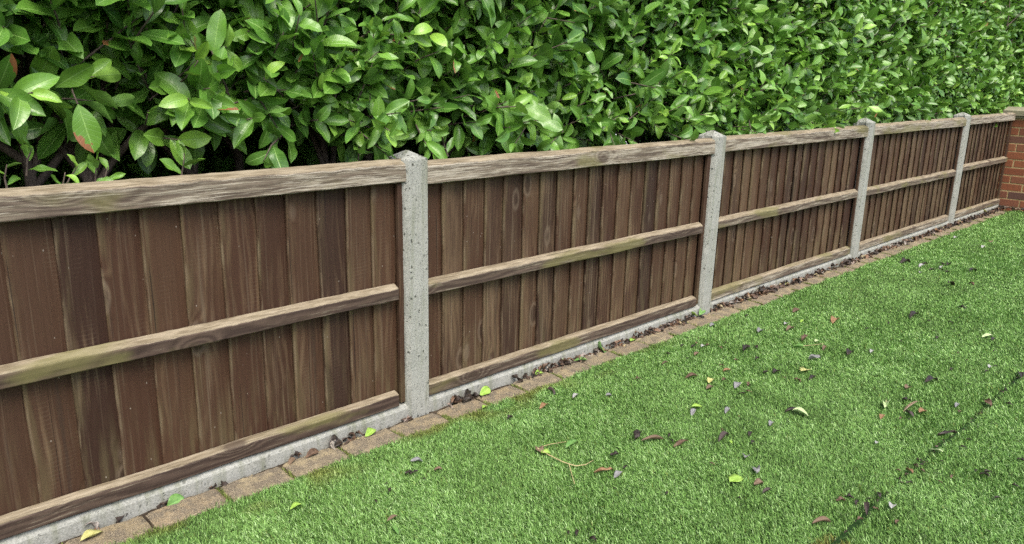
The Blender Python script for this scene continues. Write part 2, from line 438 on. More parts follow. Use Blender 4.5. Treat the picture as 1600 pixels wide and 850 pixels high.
def mat_brick():
    N = NT('red_brick'); o = N.obj(); b = N.attr('bid')
    n = N.noise(o, 55.0, 4.0, 0.65); n2 = N.noise(o, 300.0, 2.0)
    c = N.ramp(b, [(0.0, (0.235, 0.080, 0.040)), (0.3, (0.29, 0.105, 0.050)), (0.55, (0.175, 0.072, 0.048)), (0.75, (0.33, 0.130, 0.060)), (0.9, (0.120, 0.066, 0.052)), (1.0, (0.26, 0.095, 0.045))])
    c = N.mix(N.math('MULTIPLY', N.rng(n, 0.4, 0.7), 0.45), c, (0.13, 0.068, 0.046))
    N.bump(N.math('ADD', n, N.math('MULTIPLY', n2, 0.5)), 0.6, 0.004)
    return N.set(Base_Color=c, Roughness=0.9, Specular_IOR_Level=0.2)

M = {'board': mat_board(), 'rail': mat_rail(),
     'post': mat_concrete('pitted_post_concrete', (0.248, 0.256, 0.228), (0.330, 0.336, 0.304)),
     'gravel': mat_concrete('gravel_board_concrete', (0.245, 0.25, 0.222), (0.325, 0.33, 0.30), 0.55),
     'block': mat_block(), 'grass': mat_grass(), 'laurel': mat_laurel(), 'bark': mat_bark(), 'brick': mat_brick(),
     'soil': mat_soil('dark_soil', (0.035, 0.027, 0.02), (0.085, 0.065, 0.045)),
     'turf': mat_soil('turf_backing', (0.018, 0.042, 0.012), (0.035, 0.085, 0.022), 120.0),
     'earth': mat_soil('plain_ground', (0.05, 0.09, 0.03), (0.08, 0.13, 0.04), 3.0),
     'pale_gnd': mat_soil('added_pale_ground', (0.42, 0.42, 0.40), (0.52, 0.52, 0.50), 8.0),
     'mortar': mat_soil('buff_mortar', (0.40, 0.30, 0.14), (0.52, 0.40, 0.22), 120.0),
     'cope': mat_concrete('coping_stone', (0.17, 0.155, 0.10), (0.27, 0.25, 0.17), 0.4)}

# ------------------------------------------------------------------ setting: ground sheets
def sheet(name, x0, x1, y0, y1, z, mat, nx=1, ny=1, wob=0.0):
    xs, ys = np.linspace(x0, x1, nx+1), np.linspace(y0, y1, ny+1)
    X, Y = np.meshgrid(xs, ys)
    Z = np.full_like(X, z) + (rng.random(X.shape)-0.5)*wob
    v = np.stack([X, Y, Z], -1).reshape(-1, 3)
    i = np.arange(ny)[:, None]*(nx+1) + np.arange(nx)[None, :]
    f = np.stack([i, i+1, i+nx+2, i+nx+1], -1).reshape(-1, 4)
    return tag(big_mesh(name, v, [f], mat, smooth=wob > 0), kind='structure')
sheet('ground', -400, 400, -400, 400, -0.20, M['earth'])
sheet('lawn', -6, 7.2, -7, -0.100, -0.016, M['turf'])
sheet('soil', -6, 7.2, -0.0995, 0.02, -0.016, M['soil'], 260, 4, 0.014)
sheet('border_soil', -8, 14, 0.06, 2.0, -0.03, M['soil'], 120, 20, 0.03)
sheet('added_pale_sheet', -60, 90, 2.0, 40, -0.05, M['pale_gnd'])  # added pale sheet behind the hedge, to show as bright specks through gaps

# ------------------------------------------------------------------ fence
POST_X = [0.055, 1.943, 3.810, 5.775]
WALL_X = 7.20
PANELS = [(-1.83, 0.022), (0.088, 1.910), (1.976, 3.777), (3.843, 5.742), (5.808, 7.165)]
vn = VNoise(3); vn2 = VNoise(8)

def rail_mesh(x0, x1, yf, yb, z0, zf, zb, bid, wx, step=0.010, skew=0.0):
    """a rail: front face z0..zf, weathered top rising to zb at the back"""
    n = max(2, int((x1-x0)/step)); xs = np.linspace(x0, x1, n+1)
    c = 0.003
    prof = [(yb, z0, 0.0), (yf+c, z0, 0.0), (yf, z0+c, 0.0), (yf, (z0+zf)/2, 0.0), (yf, zf-c*1.5, 0.10), (yf+c, zf+c*0.3, 0.80), ((yf+yb)/2, (zf+zb)/2+0.001, 1.0), (yb, zb, 1.0)]
    m = len(prof)
    V, U, T = [], [], []
    for i, x in enumerate(xs):
        for k, (y, z, t) in enumerate(prof):
            jy = (vn(x*5+bid*31, k*1.7)-0.5)*0.0014 + (vn2(x*70+k*3, bid*5)-.5)*0.0012
            jz = (vn(x*4+bid*17, 7.0)-0.5)*0.0035 + (vn2(x*38+k, bid*7)-.5)*0.0016
            if k in (4, 5): jz += (vn2(x*45+bid*13, 3.1)*.6+vn(x*120, bid*9)*.4-0.6)*0.0045*(0.4+wx)
            V.append((x, y+jy, z+jz+skew*(x-x0)))
            U.append((z if k < 5 else zf+(y-yf), x)); T.append(t)
    F = []
    for i in range(n):
        for k in range(m):
            a, b = i*m+k, i*m+(k+1) % m
            F.append((a, b, b+m, a+m))
    F.append(tuple(range(m))); F.append(tuple(n*m+k for k in range(m)))
    mb = MB(); mb.add(V, F, U, bid=bid, wx=wx, top=np.array(T))
    return mb

def boards_mesh(edges, x_end, z0, z1, wx0):
    """feather-edge boards: thick left edge laps over the thin right edge of its neighbour"""
    mb = MB()
    for i, x in enumerate(edges):
        xr = (edges[i+1] if i+1 < len(edges) else x_end)
        last = i+1 == len(edges)
        lap = 0.0 if last else 0.045
        bid = float(rng.random()); wx = float(np.clip(wx0 + rng.normal(0, 0.27), 0, 1))
        y_l, y_r = 0.0395+rng.uniform(-.001, .001), 0.0545+rng.uniform(-.0015, .002)
        n = 10; zs = np.linspace(z0, z1 + rng.uniform(-.003, .003), n+1)
        tilt = rng.normal(0, 0.0012)
        V, U, F = [], [], []
        for z in zs:
            t = (z-z0)/(z1-z0)
            dx = (vn(z*6+bid*40, i)-0.5)*0.004 + tilt*(t-.5)*2
            w = xr+lap-x
            for (px, py) in ((0.0, y_l+0.0085), (0.0, y_l+0.0025), (0.002, y_l), ((w-lap)*0.45, (y_l+y_r)/2-0.001+(vn2(z*3, bid*20)-.5)*.0015), (w-lap-0.004, y_r), (w, y_r-0.0020), (w, y_r+0.003)):
                V.append((x+px+dx, py, z)); U.append((px, z-z0))
        for k in range(n):
            for j in range(7):
                a, b = k*7+j, k*7+(j+1) % 7
                F.append((a, b, b+7, a+7))
        F.append(tuple(range(7))); F.append(tuple(n*7+j for j in range(7)))
        U = np.array(U)
        mb.add(V, F, U, bid=bid, wx=wx)
    return mb

E0 = [-1.83+0.1055*k for k in range(6)] + [-1.153, -1.042, -0.941, -0.835, -0.728, -0.619, -0.509, -0.411, -0.305, -0.202, -0.105]
E0 = [e for e in E0[:6] if e < -1.22] + E0[6:]
E1 = [0.092, 0.196, 0.297, 0.4, 0.499, 0.605, 0.7, 0.801, 0.903, 1.001, 1.095, 1.195, 1.296, 1.397, 1.496, 1.596, 1.694, 1.796]
E2 = [1.980, 2.070, 2.171, 2.268, 2.361, 2.465, 2.561, 2.666, 2.759, 2.86, 2.954, 3.049, 3.147, 3.248, 3.348, 3.444, 3.533, 3.626]
E3 = [3.847] + list(np.linspace(3.95, 5.64, 17))
E4 = [5.812] + list(np.linspace(5.905, 7.055, 12))
panel_labels = [
    'low brown closeboard fence panel nearest the camera, cut off by the left edge',
    'weathered brown fence panel between the nearest concrete post and the second post',
    'brown fence panel between the second and third concrete posts along the lawn',
    'narrow looking fence panel between the third and the farthest concrete post',
    'short far fence panel squeezed between the farthest concrete post and brick wall']
WX = [0.10, 0.34, 0.36, 0.40, 0.34]
ZTOP = [(0.850, 0.912), (0.835, 0.900), (0.839, 0.902), (0.845, 0.905), (0.852, 0.912)]
ZMID = [0.443, 0.437, 0.441, 0.434, 0.457]
for k, ((x0, x1), ed) in enumerate(zip(PANELS, (E0, E1, E2, E3, E4))):
    p = tag(empty('wooden_fence', ((x0+x1)/2, 0.05, 0.05)), panel_labels[k], 'fence panel', 'closeboard fence panels between concrete posts')
    def put(mb, name, mat):
        o = mb.build(name, mat, p)
        o.matrix_parent_inverse = Matrix.Translation(-p.location)
        return o
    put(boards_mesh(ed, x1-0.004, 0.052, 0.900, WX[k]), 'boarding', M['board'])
    bid = rng.random(3)
    zt0, zt1 = ZTOP[k]
    put(rail_mesh(x0-0.004 if k == 0 else x0, x1+0.008 if k == 0 else x1, 0.008, 0.0385, zt0, zt1, zt1+0.014, bid[0], 0.75+0.05*k), 'top_rail', M['rail'])
    xe = x1 - (0.045 if k < 4 else 0.0)
    put(rail_mesh(x0+0.002, xe, 0.010, 0.0385, ZMID[k], ZMID[k]+0.040, ZMID[k]+0.054, bid[1], [0.08, 0.32, 0.5, 0.5, 0.5][k]), 'middle_rail', M['rail'])
    put(rail_mesh(x0+0.002, xe-0.006, 0.010, 0.0385, 0.048, 0.093, 0.101, bid[2], [0.04, 0.30, 0.62, 0.68, 0.6][k]), 'bottom_rail', M['rail'])
    # upright batten at each end and flat strip along the back of the boards
    st = MB()
    st.box(x1-0.034, x1+0.004, 0.022, 0.0385, 0.052, zt0-0.003, 0.002, bid=0.3, wx=0.25)
    for q in st.v: pass
    st.uv = [np.stack([a[:, 0]-x1+0.05, a[:, 2]], -1) for a in st.v]
    put(st, 'end_batten', M['board'])
    bk = MB(); bk.box(x0, x1, 0.0665, 0.085, 0.862, 0.903, 0.002, bid=float(bid[0]), wx=0.8, top=0.0)
    bk.uv = [np.stack([a[:, 2], a[:, 0]], -1) for a in bk.v]
    put(bk, 'back_rail', M['rail'])

gravel_labels = ['concrete gravel board under the nearest fence panel at the left edge',
    'concrete gravel board under the panel between the nearest and second posts',
    'concrete gravel board under the panel between the second and third posts',
    'concrete gravel board under the panel between the third and farthest posts',
    'short concrete gravel board beside the brick wall under the last panel']
for k, (x0, x1) in enumerate(PANELS):
    n = max(3, int((x1-x0)/0.04)); xs = np.linspace(x0-0.006, x1+0.006, n+1)
    V, F = [], []
    for i, x in enumerate(xs):
        for q, (y, z) in enumerate(((0.062, -0.14), (0.010, -0.14), (0.010, 0.028), (0.013, 0.034), (0.022, 0.0445), (0.062, 0.0445))):
            V.append((x-(x0+x1)/2, y-0.036 + (vn(x*14, q)-.5)*.002, z + (vn2(x*14+k, q+5)-.5)*.0025*(z > 0)))
    for i in range(n):
        for q in range(6):
            a, b = i*6+q, i*6+(q+1) % 6
            F.append((a, b, b+6, a+6))
    F.append(tuple(range(6))); F.append(tuple(n*6+q for q in range(6)))
    mb = MB(); mb.add(V, F)
    g = mb.build('gravel_board', M['gravel']); g.location = ((x0+x1)/2, 0.036, 0)
    tag(g, gravel_labels[k], 'gravel board', 'concrete gravel boards under the fence')

# concrete posts: chamfered front corners, hipped top, slots for the panels
post_labels = ['nearest concrete fence post, pitted grey with a hipped top',
    'second nearest concrete fence post, with a dark smudge near its top',
    'third concrete fence post along, between the second and the farthest',
    'farthest concrete fence post, next to the short panel at the brick wall']
POST_TILT = [0.0, 0.012, -0.006, 0.004]
for k, x in enumerate(POST_X):
    h = [0.925, 0.921, 0.934, 0.929][k]
    w, d, c = 0.050, 0.115, 0.014
    prof = [(-w+0.004, 0.0+c), (-w+c, 0.0), (w-c*0.6, 0.0), (w, c*0.7), (w, 0.026), (w-0.018, 0.030), (w-0.018, 0.080), (w, 0.084), (w, d-c*.6), (w-c*.6, d), (-w+c*.6, d), (-w, d-c*.6), (-w, 0.084), (-w+0.018, 0.080), (-w+0.018, 0.030), (-w, 0.026)]
    m = len(prof)
    zs = list(np.linspace(-0.15, h-0.004, 40)) + [h]
    V, F = [], []
    for j, z in enumerate(zs):
        s = 0.985 if j == len(zs)-1 else 1.0
        for q, (a, b) in enumerate(prof):
            e = (vn(z*22+k*9, q*3.3)-.5)*(0.0035 if q in (0, 15, 1) else 0.0012)*(z < h-.02)
            V.append((a*s + e, (b-d/2)*s + d/2 + e*.6, z))
    for j in range(len(zs)-1):
        for q in range(m):
            a, b = j*m+q, j*m+(q+1) % m
            F.append((a, b, b+m, a+m))
    t = (len(zs)-1)*m
    # hipped top: cap ring carried on a straight outline then a short ridge front to back
    V.append((0.0, 0.050, h+0.026)); V.append((0.0, 0.066, h+0.026)); r0, r1 = len(V)-2, len(V)-1
    front = [15, 0, 1, 2, 3, 4]
    for q in range(m):
        a, b = t+q, t+(q+1) % m
        ya, yb = V[a][1], V[b][1]
        ia = r0 if (ya+yb)/2 < 0.055 else r1
        F.append((a, b, ia))
    F.append((t+5, t+6, r1, r0)) if False else None
    mb = MB(); mb.add(V, F)
    # triangles that close the ridge beside the slots
    o = mb.build('fence_post', M['post'])
    import bmesh
    bm = bmesh.new(); bm.from_mesh(o.data)
    bmesh.ops.holes_fill(bm, edges=[e for e in bm.edges if len(e.link_faces) == 1], sides=0)
    bmesh.ops.recalc_face_normals(bm, faces=bm.faces[:]); bm.to_mesh(o.data); bm.free()
    o.location = (x, 0.0, 0.0); o.rotation_euler = (0, POST_TILT[k], 0)
    tag(o, post_labels[k], 'fence post', 'concrete fence posts')

# ------------------------------------------------------------------ block edging along the lawn
edge = tag(empty('block_edging', (3.0, -0.06, -0.06)), 'row of tan stone blocks laid end to end between fence foot and lawn', 'edging')
joints = [-1.335, -1.13, -0.922, -0.710, -0.505, -0.302, -0.098, 0.111, 0.306, 0.507, 0.709, 0.9, 1.1, 1.309, 1.514, 1.72]
while joints[-1] < 6.95: joints.append(joints[-1]+float(rng.uniform(0.2, 0.208)))
for a, b in zip(joints[:-1], joints[1:]):
    L = b-a-0.009
    mb = MB()
    n = 16
    prof = [(-0.052, -0.07), (-0.052, -0.014), (-0.049, -0.005), (-0.043, -0.001), (0.0, 0.001), (0.043, -0.0005), (0.049, -0.006), (0.051, -0.07)]
    V, F, m = [], [], len(prof)
    for i in range(n+1):
        t = i/n
        for q, (y, z) in enumerate(prof):
            endr = 0.007*(1 if i in (0, n) else 0)
            V.append(((t-.5)*L, y+(vn(a*30+t*5, q*2.1)-.5)*.005, z-endr*(z > -.05)+(vn2(a*20+t*6, q*1.3)-.5)*.004+(rng.random()-.5)*.0025))
    for i in range(n):
        for q in range(m):
            c_, d_ = i*m+q, i*m+(q+1) % m
            F.append((c_, d_, d_+m, c_+m))
    F.append(tuple(range(m))); F.append(tuple(n*m+q for q in range(m)))
    mb.add(V, F)
    o = mb.build('edging_block', M['block'], edge, smooth=False)
    o.location = Vector(((a+b)/2, -0.062+rng.uniform(-.003, .003), rng.uniform(-.003, .002))) - edge.location
    o.rotation_euler = (rng.normal(0, .012), rng.normal(0, .006), rng.normal(0, .008))

# ------------------------------------------------------------------ brick wall at the far end
wall = tag(empty('brick_wall', (WALL_X, -1.4, 0)), 'red brick garden wall with a stone coping at the far end of the fence', 'wall')
wy0, wy1 = -3.4, 0.072
mb = MB(); mb.box(WALL_X+0.0025, WALL_X+0.211, wy0+0.006, wy1-0.006, -0.15, 0.868)
o = mb.build('mortar', M['mortar'], wall); o.location = -wall.location
mb = MB()
z, cse = -0.125, 0
while z < 0.84:
    y = wy1
    first = True
    while y > wy0+0.05:
        L = 0.1025 if (first and cse % 2) else 0.215
        j = rng.uniform(-.0015, .0015, 3)
        mb.box(WALL_X+j[0], WALL_X+0.100, max(y-L, wy0), y+j[1]*.5, z, z+0.065+j[2], 0.003, bid=float(rng.random()))
        if L > 0.2 or True:
            mb.box(WALL_X+0.112, WALL_X+0.215+j[0], max(y-L, wy0), y, z, z+0.065, 0.003, bid=float(rng.random()))
        y -= L+0.010; first = False
    z += 0.0762; cse += 1
o = mb.build('brickwork', M['brick'], wall); o.location = -wall.location
mb = MB()
for i in range(16):
    y1 = wy1+0.03-i*0.225
    mb.box(WALL_X-0.022+rng.uniform(-.003, .003), WALL_X+0.237, y1-0.221, y1, 0.870, 0.893, 0.004)
o = mb.build('tile_creasing', M['cope'], wall); o.location = -wall.location
mb = MB()
for i in range(6):
    y1 = wy1+0.045-i*0.602
    V = [(WALL_X-0.04, y1-.597, .896), (WALL_X+.255, y1-.597, .896), (WALL_X+.255, y1, .896), (WALL_X-.04, y1, .896),
         (WALL_X-0.04, y1-.597, .942), (WALL_X+.255, y1-.597, .942), (WALL_X+.255, y1, .942), (WALL_X-.04, y1, .942),
         (WALL_X+.107, y1-.597, .975), (WALL_X+.107, y1, .975)]
    mb.add(V, [(0, 1, 2, 3), (0, 4, 7, 3), (1, 5, 6, 2), (4, 8, 9, 7), (5, 8, 9, 6), (0, 1, 5, 8, 4), (3, 2, 6, 9, 7)])
o = mb.build('coping', M['cope'], wall); o.location = -wall.location

# ------------------------------------------------------------------ laurel hedge
hedge = tag(empty('laurel_hedge', (3.0, 0.6, 0)), 'tall glossy green laurel hedge growing behind the low wooden fence', 'hedge')

def leaf_template(nl, nw):
    """grid: returns v along 0..1, u across -1..1, outline half width and faces"""
    vs = np.linspace(0, 1, nl+1); us = np.linspace(-1, 1, nw+1)
    Vv, Uu = np.meshgrid(vs, us, indexing='ij')
    t = Vv
    w = np.sin(np.pi*np.clip(t, 0, 1)**1.08)**0.66 * (0.90+0.12*t)
    w = np.where(t > 0.9, w*np.interp(t, [0.9, 1.0], [1.0, 0.0]), w)
    w = np.maximum(w, 0.03*(1-t))
    i = np.arange(nl)[:, None]*(nw+1)+np.arange(nw)[None, :]
    f = np.stack([i, i+1, i+nw+2, i+nw+1], -1).reshape(-1, 4)
    return Vv.ravel(), Uu.ravel(), w.ravel(), f

def grow_leaves(P, D, Nn, L, W, fold, curl, wave, tmpl):
    """leaves with base P, direction D, face normal Nn"""
    t, u, w, f = tmpl
    D = D/np.linalg.norm(D, axis=1, keepdims=True)
    Nn = Nn - (Nn*D).sum(1, keepdims=True)*D
    Nn /= np.linalg.norm(Nn, axis=1, keepdims=True)+1e-9
    Sd = np.cross(D, Nn)
    k = len(t); n = len(P)
    a = curl[:, None]*t[None, :]                          # bend angle grows along the blade
    along = L[:, None]*np.where(np.abs(a) > 1e-4, np.sin(a)/np.where(np.abs(curl[:, None]) > 1e-4, curl[:, None], 1e-4), t[None, :])
    down = -L[:, None]*(1-np.cos(a))/np.where(np.abs(curl[:, None]) > 1e-4, curl[:, None], 1e-4)
    half = 0.5*W[:, None]*w[None, :]
    side = half*u[None, :]*np.cos(fold[:, None]*np.abs(u)[None, :])
    lift = half*np.abs(u)[None, :]*np.sin(fold[:, None])
    ph = rng.random(n)[:, None]*6.28
    lift = lift + wave[:, None]*W[:, None]*0.12*np.sin(t[None, :]*9+ph+u[None, :]*1.2)*np.abs(u)[None, :]*np.sin(np.pi*t)[None, :]
    X = P[:, None, :] + D[:, None, :]*along[..., None] + Nn[:, None, :]*(down+lift)[..., None] + Sd[:, None, :]*side[..., None]
    F = (f[None] + (np.arange(n)*k)[:, None, None]).reshape(-1, 4)
    uv = np.tile(np.stack([u, t], -1), (n, 1))
    return X.reshape(-1, 3), F, uv, k

def low_edge(x):
    """height above which foliage starts: bare legs on the left, dense to the ground on the right"""
    return np.interp(x, [-2.2, -1.2, -0.6, -0.1, 0.3, 0.8, 1.5, 2.5, 8.6], [1.07, 1.065, 1.02, 0.97, 0.97, 0.96, 0.93, 0.90, 0.88]) + (vn(x*3.1, 2.2)-.5)*0.09

TW = []                                                    # twigs: (start, end, radius)
LV = {q: [] for q in ('P', 'D', 'N', 'L', 'rnd', 'young', 'blotch')}
def sprig(p, ax, n, size, young=0.0, droop=0.0):
    ax = ax/np.linalg.norm(ax)
    r0 = np.cross(ax, [0.3, 0.2, 0.9]); r0 /= np.linalg.norm(r0); r1 = np.cross(ax, r0)
    length = size*(0.75+0.16*n)
    TW.append((p, p+ax*length, 0.0022+0.012*size))
    ph = rng.random()*6.28
    sh = rng.random()
    for i in range(n):
        t = (i+0.6)/n
        q = p + ax*length*t
        an = ph + i*2.4
        rad = r0*math.cos(an)+r1*math.sin(an)
        th = math.radians(np.interp(t, [0, 1], [78, 24])+rng.normal(0, 9))
        d = ax*math.cos(th)+rad*math.sin(th) + np.array([0, 0, -droop]) + rng.normal(0, .10, 3)
        nn = ax*math.sin(th)-rad*math.cos(th)
        nn = nn*0.8 + np.array([-0.08, -0.52, 0.40]) + rng.normal(0, .34, 3)
        LV['P'].append(q); LV['D'].append(d); LV['N'].append(nn)
        LV['L'].append(size*np.interp(t, [0, .5, 1], [1.0, 1.05, .72])*rng.uniform(.8, 1.18))
        LV['rnd'].append(np.clip(sh*0.55+rng.random()*0.45, 0, 1))
        LV['young'].append(np.clip(young*np.interp(t, [0, .6, 1], [0.1, .5, 1])*rng.uniform(.5, 1.2), 0, 1))
        LV['blotch'].append(float(rng.random() < 0.016))

def face_y(x, z):
    return 0.255 + (vn(x*1.7+4, z*1.9)-.5)*0.16 + (vn2(x*4.5, z*4.5)-.5)*0.10 + 0.03*(z-1.2)
xs_done = 0
# outer shell
for x in np.arange(-2.1, 8.7, 0.052):
    zt = 2.28
    for z in np.arange(0.86, zt, 0.066):
        xx, zz = x+rng.uniform(-.04, .04), z+rng.uniform(-.045, .045)
        if zz < low_edge(xx)+rng.uniform(-.02, .09): continue
        vis = np.interp(xx, [-1.2, 0.8, 2.8, 8], [1.45, 1.58, 1.75, 2.15])
        if zz > vis+0.10 and rng.random() < 0.45: continue
        if vn(xx*2.3+9, zz*2.6+3) < 0.24 and rng.random() < 0.75: continue          # gaps where the dark shows
        y = face_y(xx, zz) + abs(rng.normal(0, .07))
        ax = np.array([rng.normal(0, .55), -0.55+rng.normal(0, .28), 0.62+rng.normal(0, .35)])
        size = rng.choice([.075, .088, .10, .116], p=[.27, .33, .25, .15])
        size *= np.interp(xx, [-1, .4, 1.5, 3, 8], [1.24, 1.16, 1.08, 1.02, .97])
        p = np.array([xx, y+0.04, zz-0.03])
        dr = 0.0
        if zz < low_edge(xx)+0.13: ax = ax*np.array([1, 1, .5])+np.array([0, -.1, -.15]); dr = 0.25
        sprig(p, ax, int(rng.integers(5, 9)), size, young=(0.85 if rng.random() < 0.22 else 0.15*rng.random()), droop=dr)
# extra sprays along the lower fringe so the foliage closes down onto the fence
for x in np.arange(-.1, 8.6, 0.06):
    for _ in range(2):
        xx = x+rng.uniform(-.05, .05); zz = low_edge(xx)+rng.uniform(-.02, .24)
        if xx < .9 and rng.random() < .55: continue
        sprig(np.array([xx, face_y(xx, zz)+rng.uniform(.0, .16), zz]), np.array([rng.normal(0, .6), -.5+rng.normal(0, .25), .25+rng.normal(0, .35)]),
              int(rng.integers(5, 9)), rng.uniform(.085, .115), young=(.7 if rng.random() < .2 else .1), droop=.12)
# second shell a hand's depth further in
for x in np.arange(-2.1, 8.7, 0.085):
    for z in np.arange(0.86, 2.25, 0.095):
        xx, zz = x+rng.uniform(-.05, .05), z+rng.uniform(-.05, .05)
        if zz < low_edge(xx)+rng.uniform(-.06, .06): continue
        if xx < 1.0 and vn(xx*2.3+9, zz*2.6+3) < 0.22 and rng.random() < .6: continue
        sprig(np.array([xx, face_y(xx, zz)+.17+rng.normal(0, .03), zz]), np.array([rng.normal(0, .6), -.45+rng.normal(0, .3), .6+rng.normal(0, .3)]),
              int(rng.integers(5, 8)), rng.uniform(.085, .115), young=0.05)
# inner layers and the far side that keep the heart of the hedge dark
for depth, num, zlo in ((0.62, 900, .98), (0.85, 1500, .25), (1.10, 2600, .05), (1.34, 3200, .02), (1.22, 2200, -1)):
    for _ in range(num):
        xx = rng.uniform(-2.8, 8.8); zz = rng.uniform(zlo, 2.3)
        if zlo < 0: xx, zz = rng.uniform(-2.6, 2.2), rng.uniform(.55, 1.35)
        if depth < .7 and zz < low_edge(xx)+.04: continue
        sprig(np.array([xx, depth+rng.normal(0, .06), zz]), np.array([rng.normal(0, .6), rng.normal(0 if depth < 1 else .6, .4), .5]),
              int(rng.integers(5, 8)), rng.uniform(.10, .135), young=0.0)
# top of the hedge
for _ in range(420):
    sprig(np.array([rng.uniform(-2.2, 8.7), rng.uniform(.25, 1.1), 2.22+rng.normal(0, .04)]), np.array([rng.normal(0, .4), rng.normal(0, .4), 1.0]), 6, .11)
# small shoots that stand up just behind the top rail
for (px_, py_, yy, s, n) in ((100, 283, .16, .055, 3), (40, 262, .20, .06, 3), (148, 278, .15, .052, 4), (166, 279, .16, .05, 2), (95, 288, .14, .05, 2), (282, 268, .22, .06, 4), (10, 285, .17, .055, 3), (560, 248, .25, .06, 4), (700, 236, .2, .07, 5)):
    sprig(on_plane_y(px_, py_, yy)-np.array([0, 0, .02]), np.array([rng.normal(0, .3), -.2, 1.0]), n, s, young=0.9)
# sprays hanging over the top rail
for (px_, py_, yy) in ((820, 200, .17), (440, 212, .2), (560, 205, .2), (950, 200, .18), (1170, 185, .17), (650, 195, .22), (1270, 176, .16), (1420, 160, .16), (880, 205, .2)):
    sprig(on_plane_y(px_, py_, yy), np.array([rng.normal(0, .5), -.5, -.35]), 6, .095, young=.15, droop=.35)

P = np.array(LV['P']); D = np.array(LV['D']); Nn = np.array(LV['N']); L = np.array(LV['L'])
n_leaf = len(P)
rnd, young, blotch = (np.array(LV[q]) for q in ('rnd', 'young', 'blotch'))
young = young*np.interp(L, [.095, .125], [1.0, .3]); L = np.minimum(L*1.07, .142); W = L*rng.uniform(.40, .56, n_leaf)
fold = rng.uniform(.10, .70, n_leaf); curl = rng.normal(.45, .60, n_leaf); wave = rng.uniform(.1, 1.5, n_leaf)
near = (P[:, 0] < 2.4) & (P[:, 1] < .5)
vs, fs, uvs, ats = [], [], [], {q: [] for q in ('rnd', 'young', 'blotch')}
off = 0
for sel, tm in ((near, leaf_template(9, 4)), (~near, leaf_template(5, 2))):
    X, F, uv, k = grow_leaves(P[sel], D[sel], Nn[sel], L[sel], W[sel], fold[sel], curl[sel], wave[sel], tm)
    vs.append(X); fs.append(F+off); uvs.append(uv); off += len(X)
    for q, arr in (('rnd', rnd), ('young', young), ('blotch', blotch)): ats[q].append(np.repeat(arr[sel], k))
fol = big_mesh('foliage', np.concatenate(vs), [np.concatenate(fs)], M['laurel'], hedge, np.concatenate(uvs), {q: np.concatenate(a) for q, a in ats.items()})
fol.matrix_parent_inverse = Matrix.Translation(-hedge.location)
# the one large leaf with a brown patch that hangs low at the left
tp = leaf_template(9, 4)
lp = on_plane_y(122, 163, .14)
X, F, uv, k = grow_leaves(np.array([lp]), np.array([on_plane_y(142, 222, .12)-lp]), np.array([[-.25, -1.0, .25]]), np.array([.128]), np.array([.070]), np.array([.3]), np.array([.25]), np.array([.4]), tp)
bl_leaf = big_mesh('blotched_leaf', X, [F], M['laurel'], hedge, uv, {'rnd': np.full(k, .55), 'young': np.full(k, .1), 'blotch': np.full(k, 1.0)})
bl_leaf.matrix_parent_inverse = Matrix.Translation(-hedge.location)
bl_leaf['label'] = 'large green leaf with an orange brown patch at its tip'
TW.append((lp, lp+np.array([.03, .16, .05]), .003))
print('laurel leaves', n_leaf)

def tube(mb, pts, radii, sides=7):
    pts = np.asarray(pts, float); n = len(pts)
    V, F = [], []
    for i, p in enumerate(pts):
        d = pts[min(i+1, n-1)]-pts[max(i-1, 0)]; d /= np.linalg.norm(d)
        a = np.cross(d, [0.31, 0.87, 0.12] if abs(d[1]) < .9 else [1, 0, 0]); a /= np.linalg.norm(a); b = np.cross(d, a)
        for s in range(sides):
            an = 2*math.pi*s/sides
            V.append(p + radii[i]*(a*math.cos(an)+b*math.sin(an)))
    for i in range(n-1):
        for s in range(sides):
            q, r = i*sides+s, i*sides+(s+1) % sides
            F.append((q, r, r+sides, q+sides))
    F.append(tuple(range(sides))); F.append(tuple((n-1)*sides+s for s in range(sides)))
    mb.add(V, F)
def wander(p0, p1, n=8, amp=.02):
    t = np.linspace(0, 1, n)[:, None]
    q = np.asarray(p0)*(1-t)+np.asarray(p1)*t
    j = np.cumsum(rng.normal(0, amp/2, (n, 3)), 0); j -= j[0]; j -= t*j[-1]
    return q+j
# woody legs of the hedge, each with its forks
legs = [(-1.005, .47, .93), (-.80, .52, .90), (.235, .50, .92), (.555, .46, .93)] + [(x+rng.uniform(-.08, .08), rng.uniform(.45, .75), rng.uniform(.8, 1.0)) for x in (-1.7, -1.38, -.55, -.28, .05, .9, 1.3, 1.75, 2.2, 2.7, 3.3, 3.9, 4.6, 5.3, 6.1, 6.9, 7.6)]
for k, (x, y, zf) in enumerate(legs):
    mb = MB()
    r = rng.uniform(.012, .019)
    fork = np.array([x+rng.normal(0, .02), y+rng.normal(0, .02), zf])
    tube(mb, wander((x+rng.normal(0, .04), y+rng.normal(0, .03), -.05), fork, 9, .012), np.linspace(r*1.25, r*.95, 9))
    for j in range(5 if k < 4 else 4):
        e = fork + np.array([(j-2)*.22+rng.normal(0, .09), rng.uniform(-.26, .22), rng.uniform(.55, 1.1)])
        br = wander(fork-np.array([0, 0, .02*j]), e, 10, .035)
        br[1:6] += np.linspace(0, 1, 5)[:, None]*np.array([(j-2)*.03, 0, -.02])
        tube(mb, br, np.linspace(r*.75, r*.25, 10), 6)
        for s in range(3):
            b0 = br[3+2*s]; tube(mb, wander(b0, b0+np.array([rng.normal(0, .16), rng.uniform(-.28, .05), rng.uniform(.12, .4)]), 6, .02), np.linspace(r*.3, r*.12, 6), 5)
    o = mb.build('stem', M['bark'], hedge, smooth=True, fix=False)
    o.matrix_parent_inverse = Matrix.Translation(-hedge.location)
mb = MB()
